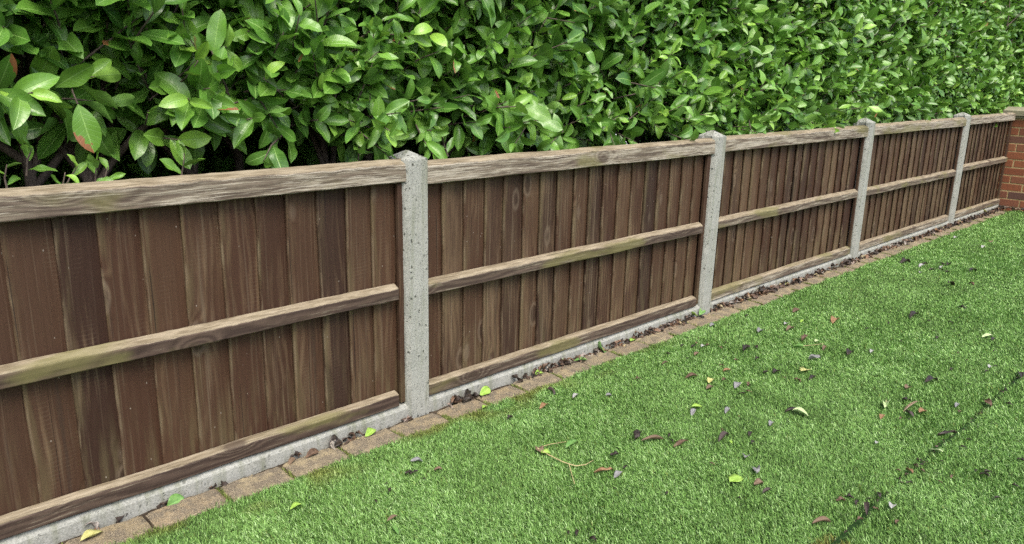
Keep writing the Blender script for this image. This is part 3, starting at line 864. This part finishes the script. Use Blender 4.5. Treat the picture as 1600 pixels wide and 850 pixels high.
for a, b, r in TW:
    if a[1] > .45: continue
    m_ = (a+b)/2+rng.normal(0, .004, 3)
    tube(mb, [a, m_, b], [r, r*.8, r*.45], 4)
o = mb.build('twigs', M['bark'], hedge, smooth=True, fix=False); o['kind'] = 'stuff'
o.matrix_parent_inverse = Matrix.Translation(-hedge.location)

# ------------------------------------------------------------------ turf blades
def blades(n, x0, x1, y0, y1, seed):
    g = np.random.default_rng(seed)
    x = g.uniform(x0, x1, n); y = g.uniform(y0, y1, n)
    d = np.hypot(x-CAM[0], y-CAM[1])
    return x, y, d, g
SEAM_Y = -1.385
def make_turf():
    parts = []
    for (x0, x1, y0, y1, dens) in ((-1.5, 7.22, -0.7, -0.098, 105000), (-0.9, 7.22, -1.4, -0.7, 95000), (-0.3, 7.22, -2.1, -1.4, 75000),
                                   (-4.0, 7.2, -4.0, -2.1, 3500), (-4.0, -1.5, -2.1, -0.098, 4000), (-1.5, -.3, -2.1, -.7, 6000)):
        n = int((x1-x0)*(y1-y0)*dens)
        x, y, d, g = blades(n, x0, x1, y0, y1, int(dens)+len(parts))
        keep = g.random(n) < np.clip((2.9/np.hypot(d, 1.2))**1.35, .10, 1.0)
        parts.append((x[keep], y[keep], d[keep]))
    n_main = sum(len(p[0]) for p in parts)
    for j in joints[1:]:                                   # moss that has crept into the joints of the edging
        q = int(rng.integers(0, 260)); gx = j+rng.normal(0, .004, q); gy = rng.uniform(-.112, -.03+rng.uniform(-.05, .02), q)
        parts.append((gx, gy, np.hypot(gx-CAM[0], gy-CAM[1])))
    x, y, d = (np.concatenate([p[k] for p in parts]) for k in range(3))
    mossy = np.arange(len(x)) >= n_main
    g = np.random.default_rng(77); n = len(x)
    far = np.clip(d/2.6, 1.0, 3.0)
    seam = np.abs(y-SEAM_Y-(vn(x*2.5, 1)-.5)*.02)
    gap = np.clip(.0043+.009*vn2(x*3.3, 5.5)*(.2+1.4*vn(x*13, 4.4)), 0, .0115)
    keep = ~((seam < gap) & (x > -.5))
    keep &= mossy | ~((y > -.110+.026*(vn(x*25, 9)-.5)+.020*(vn2(x*6, 2)-.5)) )
    x, y, d, far, seam, mossy = x[keep], y[keep], d[keep], far[keep], seam[keep], mossy[keep]; n = len(x)
    v1 = vn(x*2.2, y*2.2+20); v2 = vn2(x*7, y*7+30); v3 = vn(x*19, y*19+11)
    h = (.0155+.0085*g.random(n))*(0.86+.24*v2)*(1+.08*(far-1))
    w = (.0016+.0014*g.random(n))*far
    nap = 2.3 + (v1-.5)*2.0+(v3-.5)*1.2                       # direction the pile leans, wandering
    an = nap+g.normal(0, 1.0, n)
    lean = np.clip(.72+.40*(v2-.4)+g.normal(0, .30, n), .1, 1.4)
    ld = np.stack([np.cos(an), np.sin(an), np.zeros(n)], -1)
    fa = an+np.pi/2+g.normal(0, .5, n)
    sd = np.stack([np.cos(fa), np.sin(fa), np.zeros(n)], -1)
    base = np.stack([x, y, np.full(n, -.016)], -1)
    z = np.array([0, 0, 1.0])
    mid = base + ld*(h*.42*np.sin(lean))[:, None] + z*(h*.62*np.cos(lean*.6))[:, None]
    tip = base + ld*(h*1.05*np.sin(lean))[:, None] + z*(h*1.08*np.cos(lean))[:, None]
    hw = (w/2)[:, None]
    V = np.stack([base-sd*hw, base+sd*hw, mid+sd*hw*.9, mid-sd*hw*.9, tip], 1)
    i = np.arange(n)*5
    Q = np.stack([i, i+1, i+2, i+3], -1); T = np.stack([i+3, i+2, i+4], -1)
    tint = np.clip(.49+.46*(v1-.5)+.20*(v2-.5)+.18*(v3-.5)+g.normal(0, .33, n), 0, 1)
    ms = np.clip((vn(x*9+3, y*9)-.58)*5, 0, 1)*np.clip((y+.24)/.10, 0, 1)*np.clip((1.6-np.abs(x))/.8, .12, 1)*.75
    ms = np.maximum(ms, ((seam < .035) & (x > .30) & (x < .44))*.9*(g.random(n) < .8))
    ms = np.where(mossy, .75, ms)
    dead = (g.random(n) < .012)
    ms = np.maximum(ms, dead*.8)
    return big_mesh('grass', V.reshape(-1, 3), [Q, T], M['grass'], None, None,
                    {'tint': np.repeat(tint, 5), 'moss': np.repeat(ms, 5), 'h': np.tile([0, 0, .6, .6, 1.0], n)}, smooth=False), n
turf, nb = make_turf()
tag(turf, 'short green artificial turf covering the whole lawn', 'turf', kind='stuff')
print('blades', nb)

# ------------------------------------------------------------------ fallen leaves and twigs
LM = {'lilac': mat_leaf('dry_leaf_lilac_grey', (0.2592, 0.2232, 0.2232), (0.3960, 0.3600, 0.3600), .55, (0.0720, 0.0540, 0.0468)),
      'grey': mat_leaf('dry_leaf_grey', (0.1584, 0.1584, 0.1512), (0.2592, 0.2592, 0.2592), .55),
      'white': mat_leaf('pale_leaf_white', (0.2880, 0.2880, 0.2664), (0.3960, 0.3960, 0.3744), .5),
      'tan': mat_leaf('dry_leaf_tan', (0.21, 0.155, 0.10), (0.33, 0.26, 0.18), .65, (0.16, 0.11, 0.07)),
      'brown': mat_leaf('dry_leaf_brown', (0.075, 0.045, 0.028), (0.15, 0.095, 0.06), .6),
      'dark': mat_leaf('wet_leaf_dark', (0.018, 0.014, 0.011), (0.05, 0.038, 0.028), .45),
      'orange': mat_leaf('dry_leaf_orange', (0.19, 0.105, 0.05), (0.29, 0.175, 0.09), .6),
      'yellow': mat_leaf('leaf_yellow', (0.36, 0.35, 0.11), (0.50, 0.49, 0.20), .5),
      'lime': mat_leaf('leaf_lime', (0.21, 0.36, 0.045), (0.30, 0.46, 0.09), .45),
      'green': mat_leaf('leaf_fresh_green', (0.09, 0.21, 0.05), (0.16, 0.30, 0.08), .4),
      'pale': mat_leaf('leaf_pale_green', (0.34, 0.46, 0.20), (0.48, 0.58, 0.30), .5)}
def leaf_mesh(kind, L, W, fold, curl, wav, twist=0.0):
    """fallen leaf lying along +X, base at one end, centred; some with a stalk, some spiky"""
    nl, nw = (24, 4) if kind == 'spiky' else (9, 4)
    t, u, w, f = leaf_template(nl, nw)
    if kind == 'spiky':
        sp = np.abs(((t*4+.25) % 1.0)-.5)*2
        w = w*(0.30+1.0*sp**1.5)
    if kind == 'torn':
        w = w*(0.75+0.45*np.sin(t*13+u*2)*.5)
    if kind == 'round':
        w = np.sin(np.pi*np.clip(t, .02, .98))**.5
    a = curl*(t-.5)
    x = L*(np.sin(a)/curl if abs(curl) > 1e-3 else t-.5)
    z = -L*(1-np.cos(a))/curl if abs(curl) > 1e-3 else 0*t
    half = W/2*w
    yy = half*u*np.cos(fold*np.abs(u)); zz = z+half*np.abs(u)*np.sin(fold*np.abs(u)*1.2)
    zz = zz+wav*W*.15*np.sin(t*8+u*3+rng.random()*6)
    v = np.stack([x, yy, zz], -1)
    if twist:
        an = twist*(t-.5); c, s = np.cos(an), np.sin(an)
        v = np.stack([v[:, 0], v[:, 1]*c-v[:, 2]*s, v[:, 1]*s+v[:, 2]*c], -1)
    v[:, 2] -= v[:, 2].min()
    v2 = v-np.array([0, 0, .0009])
    n = len(v)
    rim = []
    ring = [i*(nw+1) for i in range(nl+1)] + [nl*(nw+1)+j for j in range(1, nw+1)] + [i*(nw+1)+nw for i in range(nl-1, -1, -1)] + [j for j in range(nw-1, 0, -1)]
    F = [tuple(q) for q in f] + [tuple(q[::-1]+n) for q in f]
    for a_, b_ in zip(ring, ring[1:]+ring[:1]): F.append((a_, b_, b_+n, a_+n))
    return np.concatenate([v, v2]), F, np.tile(np.stack([u, t], -1), (2, 1))
STALK = mat_leaf('leaf_stalk', (0.25, 0.20, 0.085), (0.36, 0.30, 0.15), .5)
def fallen(px_, py_, mat, L, W, ang, label, group=None, kind='plain', fold=.5, curl=.8, wav=.3, z=0.005, tilt=0.0, stalk=0.0, plane=None):
    p = on_ground(px_, py_, z)
    L *= 1.22; W *= 1.25; curl *= .72
    mb = MB(); v, F, uv = leaf_mesh(kind, L, W, fold, curl, wav, rng.normal(0, .4))
    mb.add(v, F, uv)
    o = mb.build('fallen_leaf', LM[mat], smooth=True, fix=False)
    o.location = (p[0], p[1], z-.004); o.rotation_euler = (tilt, rng.normal(0, .12), ang)
    tag(o, label, 'leaf', group)
    if stalk:
        s = MB(); x0 = -L*.47
        tube(s, [(x0+.004, 0, .003), (x0-stalk*.5, stalk*.12, .005), (x0-stalk, stalk*.05, .004)], [.0013, .0011, .0009], 5)
        so = s.build('stalk', STALK, o, smooth=True, fix=False)
    return o
G1 = 'fallen leaves on the turf'
A = math.radians
for a in [
    (860, 611, 'lilac', .042, .024, A(80), 'pale lilac curled leaf standing up on turf near the edging blocks', dict(tilt=.8, curl=1.2, fold=.9)),
    (899, 617, 'white', .045, .016, A(20), 'pale grey leaf sliver a little beyond the upright lilac leaf', dict(curl=.5)),
    (951, 617, 'grey', .022, .018, A(-30), 'small grey leaf curled up, by itself midway along the near turf', dict(curl=1.6)),
    (850, 634, 'orange', .045, .020, A(10), 'orange brown curled leaf just below the upright lilac leaf', dict(curl=1.4)),
    (1247, 541, 'green', .050, .028, A(120), 'fresh green leaf with a long pale stalk beside dark leaf scraps', dict(stalk=.085, curl=.4)),
    (1256, 529, 'brown', .060, .030, A(10), 'crumpled dark brown leaf right behind the green long stalked leaf', dict(curl=1.2, wav=1.0, kind='torn')),
    (1276, 532, 'pale', .026, .020, A(0), 'small pale green leaf close to the crumpled dark brown leaf', dict(curl=.3)),
    (1288, 543, 'tan', .050, .020, A(15), 'beige folded leaf in front of the small pale green leaf', dict(curl=.6, fold=.8)),
    (1273, 560, 'grey', .045, .030, A(-50), 'grey crumpled leaf between the green stalked leaf and yellow spiky leaf', dict(wav=1.0, curl=1.0)),
    (1110, 594, 'yellow', .040, .026, A(15), 'pale yellow leaf lying just above a beige curled leaf', dict(curl=.4)),
    (1109, 605, 'tan', .042, .020, A(0), 'beige curled leaf lying just below the pale yellow leaf', dict(curl=1.2)),
    (1152, 601, 'grey', .042, .028, A(10), 'grey veined leaf to one side of the yellow and beige pair', dict(curl=.7)),
    (1089, 635, 'lime', .036, .024, A(-40), 'bright yellow green leaf with a grey scrap under its tip', dict(curl=.6)),
    (1083, 643, 'grey', .040, .018, A(20), 'grey leaf scrap under the tip of the bright yellow green leaf', dict(curl=.8)),
    (1136, 640, 'grey', .050, .016, A(20), 'long thin grey leaf sliver in the middle of the turf', dict(curl=.5)),
    (1150, 748, 'lime', .040, .034, A(-15), 'vivid lime green rounded leaf on the near turf', dict(kind='round', curl=.3, fold=.2)),
    (1257, 578, 'yellow', .075, .036, A(5), 'yellow spiky edged leaf like holly on the turf', dict(kind='spiky', curl=.3, fold=.3)),
    (1250, 645, 'pale', .050, .030, A(110), 'pale green curled leaf with a dark leaf tucked behind it', dict(curl=1.1, fold=.7)),
    (1238, 640, 'dark', .055, .016, A(150), 'dark leaf tucked behind the pale green curled leaf', dict(curl=.8)),
    (1383, 632, 'pale', .050, .030, A(200), 'pale folded leaf with a thin stalk pointing away', dict(stalk=.035, fold=.9, curl=.7)),
    (1422, 635, 'tan', .090, .014, A(-12), 'long tan rolled leaf beside an orange leaf end', dict(curl=.6, fold=1.2)),
    (1441, 642, 'orange', .036, .024, A(-10), 'orange brown leaf at the end of the long tan rolled leaf', dict(curl=.8)),
    (1420, 646, 'lilac', .035, .024, A(70), 'whitish leaf fragment below the long tan rolled leaf', dict(curl=1.2, tilt=.4)),
    (1462, 703, 'pale', .036, .032, A(100), 'pale green rounded leaf lying on the turf seam', dict(kind='round', curl=.4, fold=.2, tilt=.35)),
    (1421, 735, 'orange', .026, .018, A(60), 'small orange leaf on the seam beyond the whitish rolled leaf', dict(curl=1.2, tilt=.4)),
    (1353, 794, 'lilac', .050, .022, A(28), 'whitish rolled leaf on the seam next to a dark hollow', dict(curl=1.0, fold=1.0)),
    (1394, 790, 'white', .026, .020, A(10), 'small white cupped leaf just off the seam', dict(curl=1.4)),
    (1284, 815, 'tan', .052, .020, A(-30), 'pinkish tan curled leaf close to the bottom edge of the picture', dict(curl=1.0, fold=.8)),
    (1304, 501, 'orange', .060, .036, A(5), 'bright orange brown leaf alone on the far half of the turf', dict(curl=1.1, wav=.6)),
    (1234, 514, 'tan', .060, .026, A(0), 'tan boat shaped leaf between the second post and orange leaf', dict(curl=1.0, fold=.8)),
    (1228, 505, 'white', .026, .020, A(0), 'tiny whitish leaf just above the tan boat shaped leaf', dict(curl=.8)),
    (1253, 501, 'lime', .036, .014, A(10), 'tiny yellow green sliver between tan leaf and orange leaf', dict(curl=.4)),
    (1244, 485, 'brown', .060, .030, A(0), 'flat brown leaf on the turf in front of the second post', dict(curl=.6)),
    (1362, 548, 'white', .055, .016, A(12), 'pale grey sliver near the middle of the far turf', dict(curl=.6)),
    (1328, 551, 'dark', .060, .032, A(5), 'dark cupped leaf beside the pale grey sliver', dict(curl=1.4)),
    (1428, 493, 'dark', .090, .030, A(-5), 'large dark curled leaf alone towards the far right turf', dict(curl=1.3, wav=.5)),
    (1543, 525, 'pale', .055, .026, A(-30), 'pale green leaf with a dark tip near the right edge', dict(curl=.7)),
    (1552, 529, 'dark', .034, .018, A(0), 'dark leaf end touching the pale green leaf near the right edge', dict(curl=.9)),
    (1020, 686, 'tan', .085, .020, A(-14), 'long beige rolled leaf with a dark crumpled end', dict(curl=.5, fold=.9)),
    (996, 681, 'dark', .050, .030, A(20), 'dark crumpled leaf at the end of the long beige one', dict(wav=1.2, curl=1.1, kind='torn')),
    (1064, 692, 'brown', .055, .018, A(-12), 'reddish brown thin leaf beyond the long beige rolled leaf', dict(curl=.9)),
    (1130, 682, 'lilac', .056, .022, A(6), 'lilac grey boat shaped leaf in the middle of the near turf', dict(curl=.9, fold=.8)),
    (1142, 689, 'lime', .014, .010, A(60), 'tiny lime speck of leaf touching the lilac boat shaped leaf', dict(curl=.3)),
    (1165, 713, 'grey', .026, .022, A(20), 'small grey cupped leaf above the lime green rounded leaf', dict(curl=1.4)),
    (1181, 735, 'grey', .034, .024, A(40), 'grey crumpled leaf close to the lime green rounded leaf', dict(wav=1.0, curl=1.0)),
    (1185, 755, 'tan', .030, .022, A(-20), 'small tan leaf below the grey crumpled leaf', dict(wav=.8)),
    (1198, 766, 'lilac', .034, .014, A(-8), 'small lilac rolled leaf below the small tan leaf', dict(curl=.7, fold=.9)),
    (1205, 661, 'grey', .030, .018, A(10), 'grey leaf with a black hollow left of the pale green curl', dict(curl=1.4)),
    (943, 735, 'orange', .055, .018, A(-25), 'ragged orange brown leaf at the end of the looping twig', dict(kind='torn', wav=.9)),
    (843, 704, 'tan', .034, .026, A(60), 'papery beige leaf at the head of the looping twig', dict(wav=.8)),
    (853, 707, 'lime', .030, .026, A(-30), 'small bright green leaf at the head of the looping twig', dict(kind='round', curl=.3)),
    (893, 693, 'green', .060, .022, A(10), 'dull green narrow leaf lying above the looping twig', dict(curl=.6)),
    (966, 740, 'grey', .034, .020, A(0), 'flat grey scrap next to the ragged orange brown leaf', dict(curl=.6)),
    (651, 719, 'grey', .034, .020, A(-30), 'grey leaf scrap on turf close under the nearest post', dict(curl=1.0)),
    (684, 732, 'tan', .022, .014, A(-40), 'small tan leaf bit near the grey scrap under the nearest post', dict(curl=1.0)),
    (613, 808, 'tan', .034, .012, A(10), 'thin tan leaf sliver near the bottom of the picture', dict(curl=.7)),
    (618, 826, 'green', .036, .012, A(75), 'thin green leaf sliver near the bottom edge of the turf', dict(curl=.5)),
    (462, 790, 'lime', .032, .018, A(10), 'yellow green leaf on turf near the mossy near corner', dict(curl=.7)),
    (1440, 415, 'white', .050, .028, A(-10), 'larger white leaf on the far turf with a dark shadow', dict(curl=.9)),
    (1438, 425, 'white', .034, .018, A(5), 'small white leaf in front of the larger white leaf', dict(curl=.8)),
    (1469, 417, 'white', .040, .026, A(20), 'white cupped leaf touching a dark curved leaf', dict(curl=1.2)),
    (1482, 413, 'dark', .080, .026, A(5), 'dark curved leaf touching the white cupped leaf', dict(curl=1.3)),
    (1536, 385, 'white', .045, .026, A(0), 'bright white leaf flake on the far turf', dict(curl=.4)),
    (1548, 377, 'tan', .045, .030, A(10), 'cream leaf behind the bright white flake', dict(curl=.8)),
    (1493, 371, 'white', .050, .026, A(-5), 'white folded leaf on the farthest stretch of turf', dict(curl=1.0)),
    (1520, 423, 'dark', .090, .030, A(-8), 'dark curved leaf with a pale underside on the far turf', dict(curl=1.2)),
    (1485, 445, 'dark', .11, .030, A(0), 'pair sized long dark curled leaf in the far right turf', dict(curl=1.3)),
    (1414, 410, 'dark', .080, .040, A(-20), 'dark heaped leaf beside the last edging blocks', dict(curl=1.2, wav=.9)),
    (1187, 517, 'grey', .050, .026, A(10), 'grey leaf pair on turf below the second post', dict(curl=1.1, wav=.6)),
    (1165, 545, 'dark', .070, .036, A(15), 'dark ragged leaf on the turf below the second post', dict(kind='torn', wav=1.0)),
    (1181, 541, 'dark', .030, .018, A(50), 'small dark leaf tip beside the dark ragged leaf', dict(curl=1.0)),
    (1113, 508, 'grey', .034, .024, A(0), 'small grey cupped leaf near the foot of the second post', dict(curl=1.3)),
    (1098, 540, 'white', .022, .018, A(0), 'tiny white leaf on turf left of the dark ragged leaf', dict(curl=.7)),
    (1088, 552, 'tan', .034, .018, A(10), 'faint tan leaf below the tiny white leaf', dict(curl=.6)),
    (1136, 578, 'orange', .036, .018, A(-20), 'orange brown leaf crumb above the grey veined leaf', dict(curl=1.0)),
    (1081, 588, 'brown', .050, .024, A(-30), 'brown curled leaf up from the yellow and beige pair', dict(curl=1.2)),
    (1212, 580, 'dark', .036, .024, A(0), 'dark leaf crumb left of the yellow spiky leaf', dict(curl=1.0)),
    (1270, 589, 'dark', .050, .018, A(0), 'dark thin leaf right under the yellow spiky leaf', dict(curl=1.1)),
    (1455, 595, 'dark', .070, .028, A(-15), 'black arched leaf between the seam and the far turf', dict(curl=1.6)),
    (1547, 572, 'white', .022, .018, A(0), 'tiny white leaf near the right edge above the seam', dict(curl=.7)),
    (1543, 630, 'brown', .050, .024, A(40), 'brown crumpled leaf on the seam near the right edge', dict(wav=1.0)),
    (1595, 585, 'dark', .060, .022, A(20), 'dark leaf on the seam at the right edge', dict(curl=.9)),
    (1480, 677, 'dark', .060, .020, A(-40), 'dark leaf on the seam above the pale green rounded leaf', dict(kind='torn', wav=.8)),
    (1418, 605, 'tan', .030, .024, A(0), 'faint pinkish leaf up from the long tan rolled leaf', dict(curl=.8)),
    (1378, 650, 'orange', .036, .018, A(10), 'faint orange leaf just under the pale stalked leaf', dict(curl=.7)),
    (1495, 632, 'grey', .040, .014, A(8), 'grey sliver between the seam and the orange leaf end', dict(curl=.6)),
    (1370, 690, 'white', .014, .012, A(0), 'tiny cream speck of leaf on open turf before the seam', dict(curl=.4))]:
    kw = a[7]; kw.setdefault('fold', .5)
    fallen(a[0], a[1], a[2], a[3], a[4], a[5], a[6], G1, **kw)

# tiny dark scraps that nothing tells apart
scr = []
cl = [(rng.uniform(560, 1590), rng.uniform(375, 830)) for _ in range(34)]
while len(scr) < 105:
    c_ = cl[int(rng.integers(len(cl)))]
    sx, sy = c_[0]+rng.normal(0, 34), c_[1]+rng.normal(0, 16)
    if sx > 1600 or sy > 850: continue
    p = on_ground(sx, sy)
    if p[1] > -.16 or p[0] > 7.0: continue
    if sy > 560 and rng.random() < .35: continue
    scr.append((sx, sy))
for sx, sy in scr:
    s = rng.uniform(.010, .028) if sy > 480 else rng.uniform(.02, .05)
    fallen(sx, sy, str(rng.choice(['dark', 'dark', 'brown', 'dark'])), s, s*rng.uniform(.35, .7), rng.uniform(0, 6.28),
           'tiny dark scrap of dead leaf scattered on the turf', 'dark leaf scraps on the turf', kind='torn', curl=rng.uniform(.6, 1.8), wav=.8)

# looping twig with a side shoot
tw = MB()
pts = [on_ground(*q, .006) for q in ((839, 700), (858, 711), (880, 722), (900, 728), (915, 726), (927, 719))]
pts = [q-np.array(pts[0]) for q in pts]; o0 = on_ground(839, 700, .006)
tube(tw, pts, [.0024, .0022, .002, .0018, .0015, .001], 6)
tube(tw, [on_ground(*q, .006)-o0 for q in ((889, 725), (893, 740), (898, 756))], [.0013, .0011, .0009], 5)
tube(tw, [on_ground(*q, .006)-o0 for q in ((842, 699), (860, 694), (885, 690))], [.0014, .0012, .001], 5)
o = tw.build('twig', STALK, smooth=True, fix=False); o.location = o0
tag(o, 'thin pale looping twig with side shoots on the near turf', 'twig')

# leaves caught in the gap between gravel boards and edging
G2 = 'leaves caught along the foot of the fence'
for a in [
    (274, 783, 'green', .043, .038, A(10), 'fresh green leaf propped on the first gravel board at the left', dict(kind='round', tilt=.9, curl=.3, fold=.15)),
    (143, 836, 'yellow', .050, .030, A(15), 'yellow leaf on the edging blocks near the bottom left corner', dict(curl=.4, z=.01)),
    (578, 675, 'lime', .050, .028, A(25), 'light green leaf on the edging just before the nearest post', dict(tilt=.4, curl=.4, z=.01)),
    (522, 692, 'dark', .050, .040, A(20), 'black and white cupped leaf wedged before the nearest post', dict(tilt=.6, curl=1.6, z=.006)),
    (487, 708, 'brown', .055, .024, A(25), 'reddish brown leaf leaning on the gravel board at the near panel', dict(tilt=.5, z=.006)),
    (456, 720, 'tan', .036, .018, A(40), 'small tan leaf lower on the near edging blocks', dict(curl=1.0, z=.006)),
    (757, 611, 'lime', .055, .034, A(15), 'bright green leaf leaning in the gap past the nearest post', dict(tilt=.7, curl=.3, z=.01)),
    (757, 635, 'lime', .026, .016, A(20), 'small bright green leaf at the joint below the leaning one', dict(curl=.4, z=.006)),
    (728, 620, 'dark', .070, .040, A(30), 'dark shaggy leaf curl in the gap past the nearest post', dict(kind='torn', tilt=.6, wav=1.2, z=.01)),
    (842, 582, 'lime', .050, .024, A(10), 'yellow green leaf in the gap along the second panel', dict(tilt=.4, curl=.4, z=.006)),
    (937, 544, 'green', .060, .050, A(70), 'upright green leaf among brown leaves along the second panel', dict(kind='round', tilt=.9, curl=.4, z=.01)),
    (907, 562, 'green', .055, .024, A(-20), 'flat green leaf among brown leaves before the upright green one', dict(curl=.4, z=.01)),
    (881, 563, 'pale', .030, .016, A(80), 'small pale green leaf tip in the leaf drift', dict(tilt=.6, z=.01)),
    (988, 531, 'lime', .040, .024, A(10), 'yellow leaf bit past the upright green leaf along the edging', dict(curl=.4, z=.01)),
    (1084, 492, 'lime', .055, .036, A(60), 'pale lime leaf tucked at the foot of the second post', dict(tilt=.6, curl=.4, z=.012)),
    (1096, 487, 'green', .050, .030, A(10), 'green leaf resting against the front of the second post', dict(tilt=.5, z=.012)),
    (1170, 462, 'orange', .060, .036, A(20), 'orange brown leaf in the gap beyond the second post', dict(tilt=.5, z=.012)),
    (1158, 470, 'orange', .045, .026, A(0), 'reddish leaf beside the orange brown leaf beyond the second post', dict(z=.01)),
    (1188, 455, 'dark', .080, .050, A(10), 'large black crumpled leaf clump beyond the second post', dict(kind='torn', tilt=.5, wav=1.2, z=.014)),
    (1230, 443, 'yellow', .050, .020, A(10), 'yellowish leaf along the third gravel board', dict(z=.01)),
    (1318, 405, 'pale', .070, .040, A(10), 'pale green leaf at the foot of the third post', dict(tilt=.4, z=.012)),
    (1460, 359, 'orange', .070, .036, A(20), 'light orange leaf in the drift before the farthest post', dict(tilt=.5, z=.012)),
    (1493, 348, 'orange', .060, .040, A(10), 'orange leaf at the foot of the farthest post', dict(tilt=.4, z=.012)),
    (1537, 332, 'yellow', .080, .050, A(60), 'pale yellow leaf near the brick wall corner', dict(tilt=.6, z=.012))]:
    fallen(a[0], a[1], a[2], a[3], a[4], a[5], a[6], G2, **a[7])

# loose drift of crumpled dead leaves and crumbs
gap = MB()
g_xs = []
for x0, x1, n in ((-.33, -.18, 16), (-.02, .0, 4), (.18, .32, 12), (.52, 1.0, 70), (1.0, 1.85, 120), (1.98, 2.7, 120), (2.7, 3.78, 110), (3.86, 5.72, 260), (5.82, 7.15, 220), (-1.2, -.4, 14)):
    for _ in range(n): g_xs.append(rng.uniform(x0, x1))
for x in g_xs:
    s = rng.uniform(.018, .05)*(1.0 if x < 2 else 1.25)
    v, F, uv = leaf_mesh('torn', s, s*rng.uniform(.4, .75), rng.uniform(.2, 1.1), rng.uniform(.5, 2.4), .9, rng.normal(0, .8))
    e = Matrix.Rotation(rng.uniform(0, 6.28), 3, 'Z') @ Matrix.Rotation(rng.normal(0, .7), 3, 'X') @ Matrix.Rotation(rng.normal(0, .5), 3, 'Y')
    v = v @ np.array(e).T
    yy = min(rng.normal(-.012, .014), .006)
    v += np.array([x, yy, -.010+rng.uniform(0, .018)])
    gap.add(v, F, uv, tone=float(rng.random()))
for _ in range(70):                                        # drift at the foot of the brick wall
    s = rng.uniform(.025, .06)
    v, F, uv = leaf_mesh('torn', s, s*.6, rng.uniform(.2, 1.1), rng.uniform(.5, 2.4), .9, rng.normal(0, .8))
    e = Matrix.Rotation(rng.uniform(0, 6.28), 3, 'Z') @ Matrix.Rotation(rng.normal(0, .6), 3, 'X')
    v = v @ np.array(e).T + np.array([7.16-abs(rng.normal(0, .05)), rng.uniform(-.7, 0), .004+rng.uniform(0, .02)])
    gap.add(v, F, uv, tone=float(rng.random()))
N = NT('leaf_litter_mixed')
c = N.ramp(N.attr('tone'), [(0.0, (0.022, 0.016, 0.012)), (.4, (0.05, 0.032, 0.022)), (.65, (0.10, 0.062, 0.04)), (.85, (0.18, 0.10, 0.055)), (.93, (0.32, 0.29, 0.26)), (1.0, (0.30, 0.24, 0.10))])
LIT = N.set(Base_Color=c, Roughness=.6)
o = gap.build('leaf_litter', LIT, smooth=True, fix=False)
tag(o, 'drift of crumpled dead leaves along the foot of the fence', 'leaf litter', kind='stuff')
sm = MB()
for _ in range(105):                                       # dark crumbs that have collected in the seam of the turf
    x = rng.uniform(.3, 3.6); q = rng.uniform(.005, .017)
    v, F, uv = leaf_mesh('torn', q, q*rng.uniform(.4, .8), rng.uniform(.2, 1.1), rng.uniform(.5, 2.0), .9, rng.normal(0, .8))
    e = Matrix.Rotation(rng.uniform(0, 6.28), 3, 'Z') @ Matrix.Rotation(rng.normal(0, .6), 3, 'X')
    yy = SEAM_Y+float((vn(x*2.5, 1)-.5)*.02)+rng.normal(0, .006)
    sm.add(v @ np.array(e).T + np.array([x, yy, -.006+rng.uniform(0, .008)]), F, uv, tone=float(rng.random()*.6))
o = sm.build('leaf_litter', LIT, smooth=True, fix=False)
tag(o, 'line of dark crumbs caught along the seam in the turf', 'leaf litter', kind='stuff')
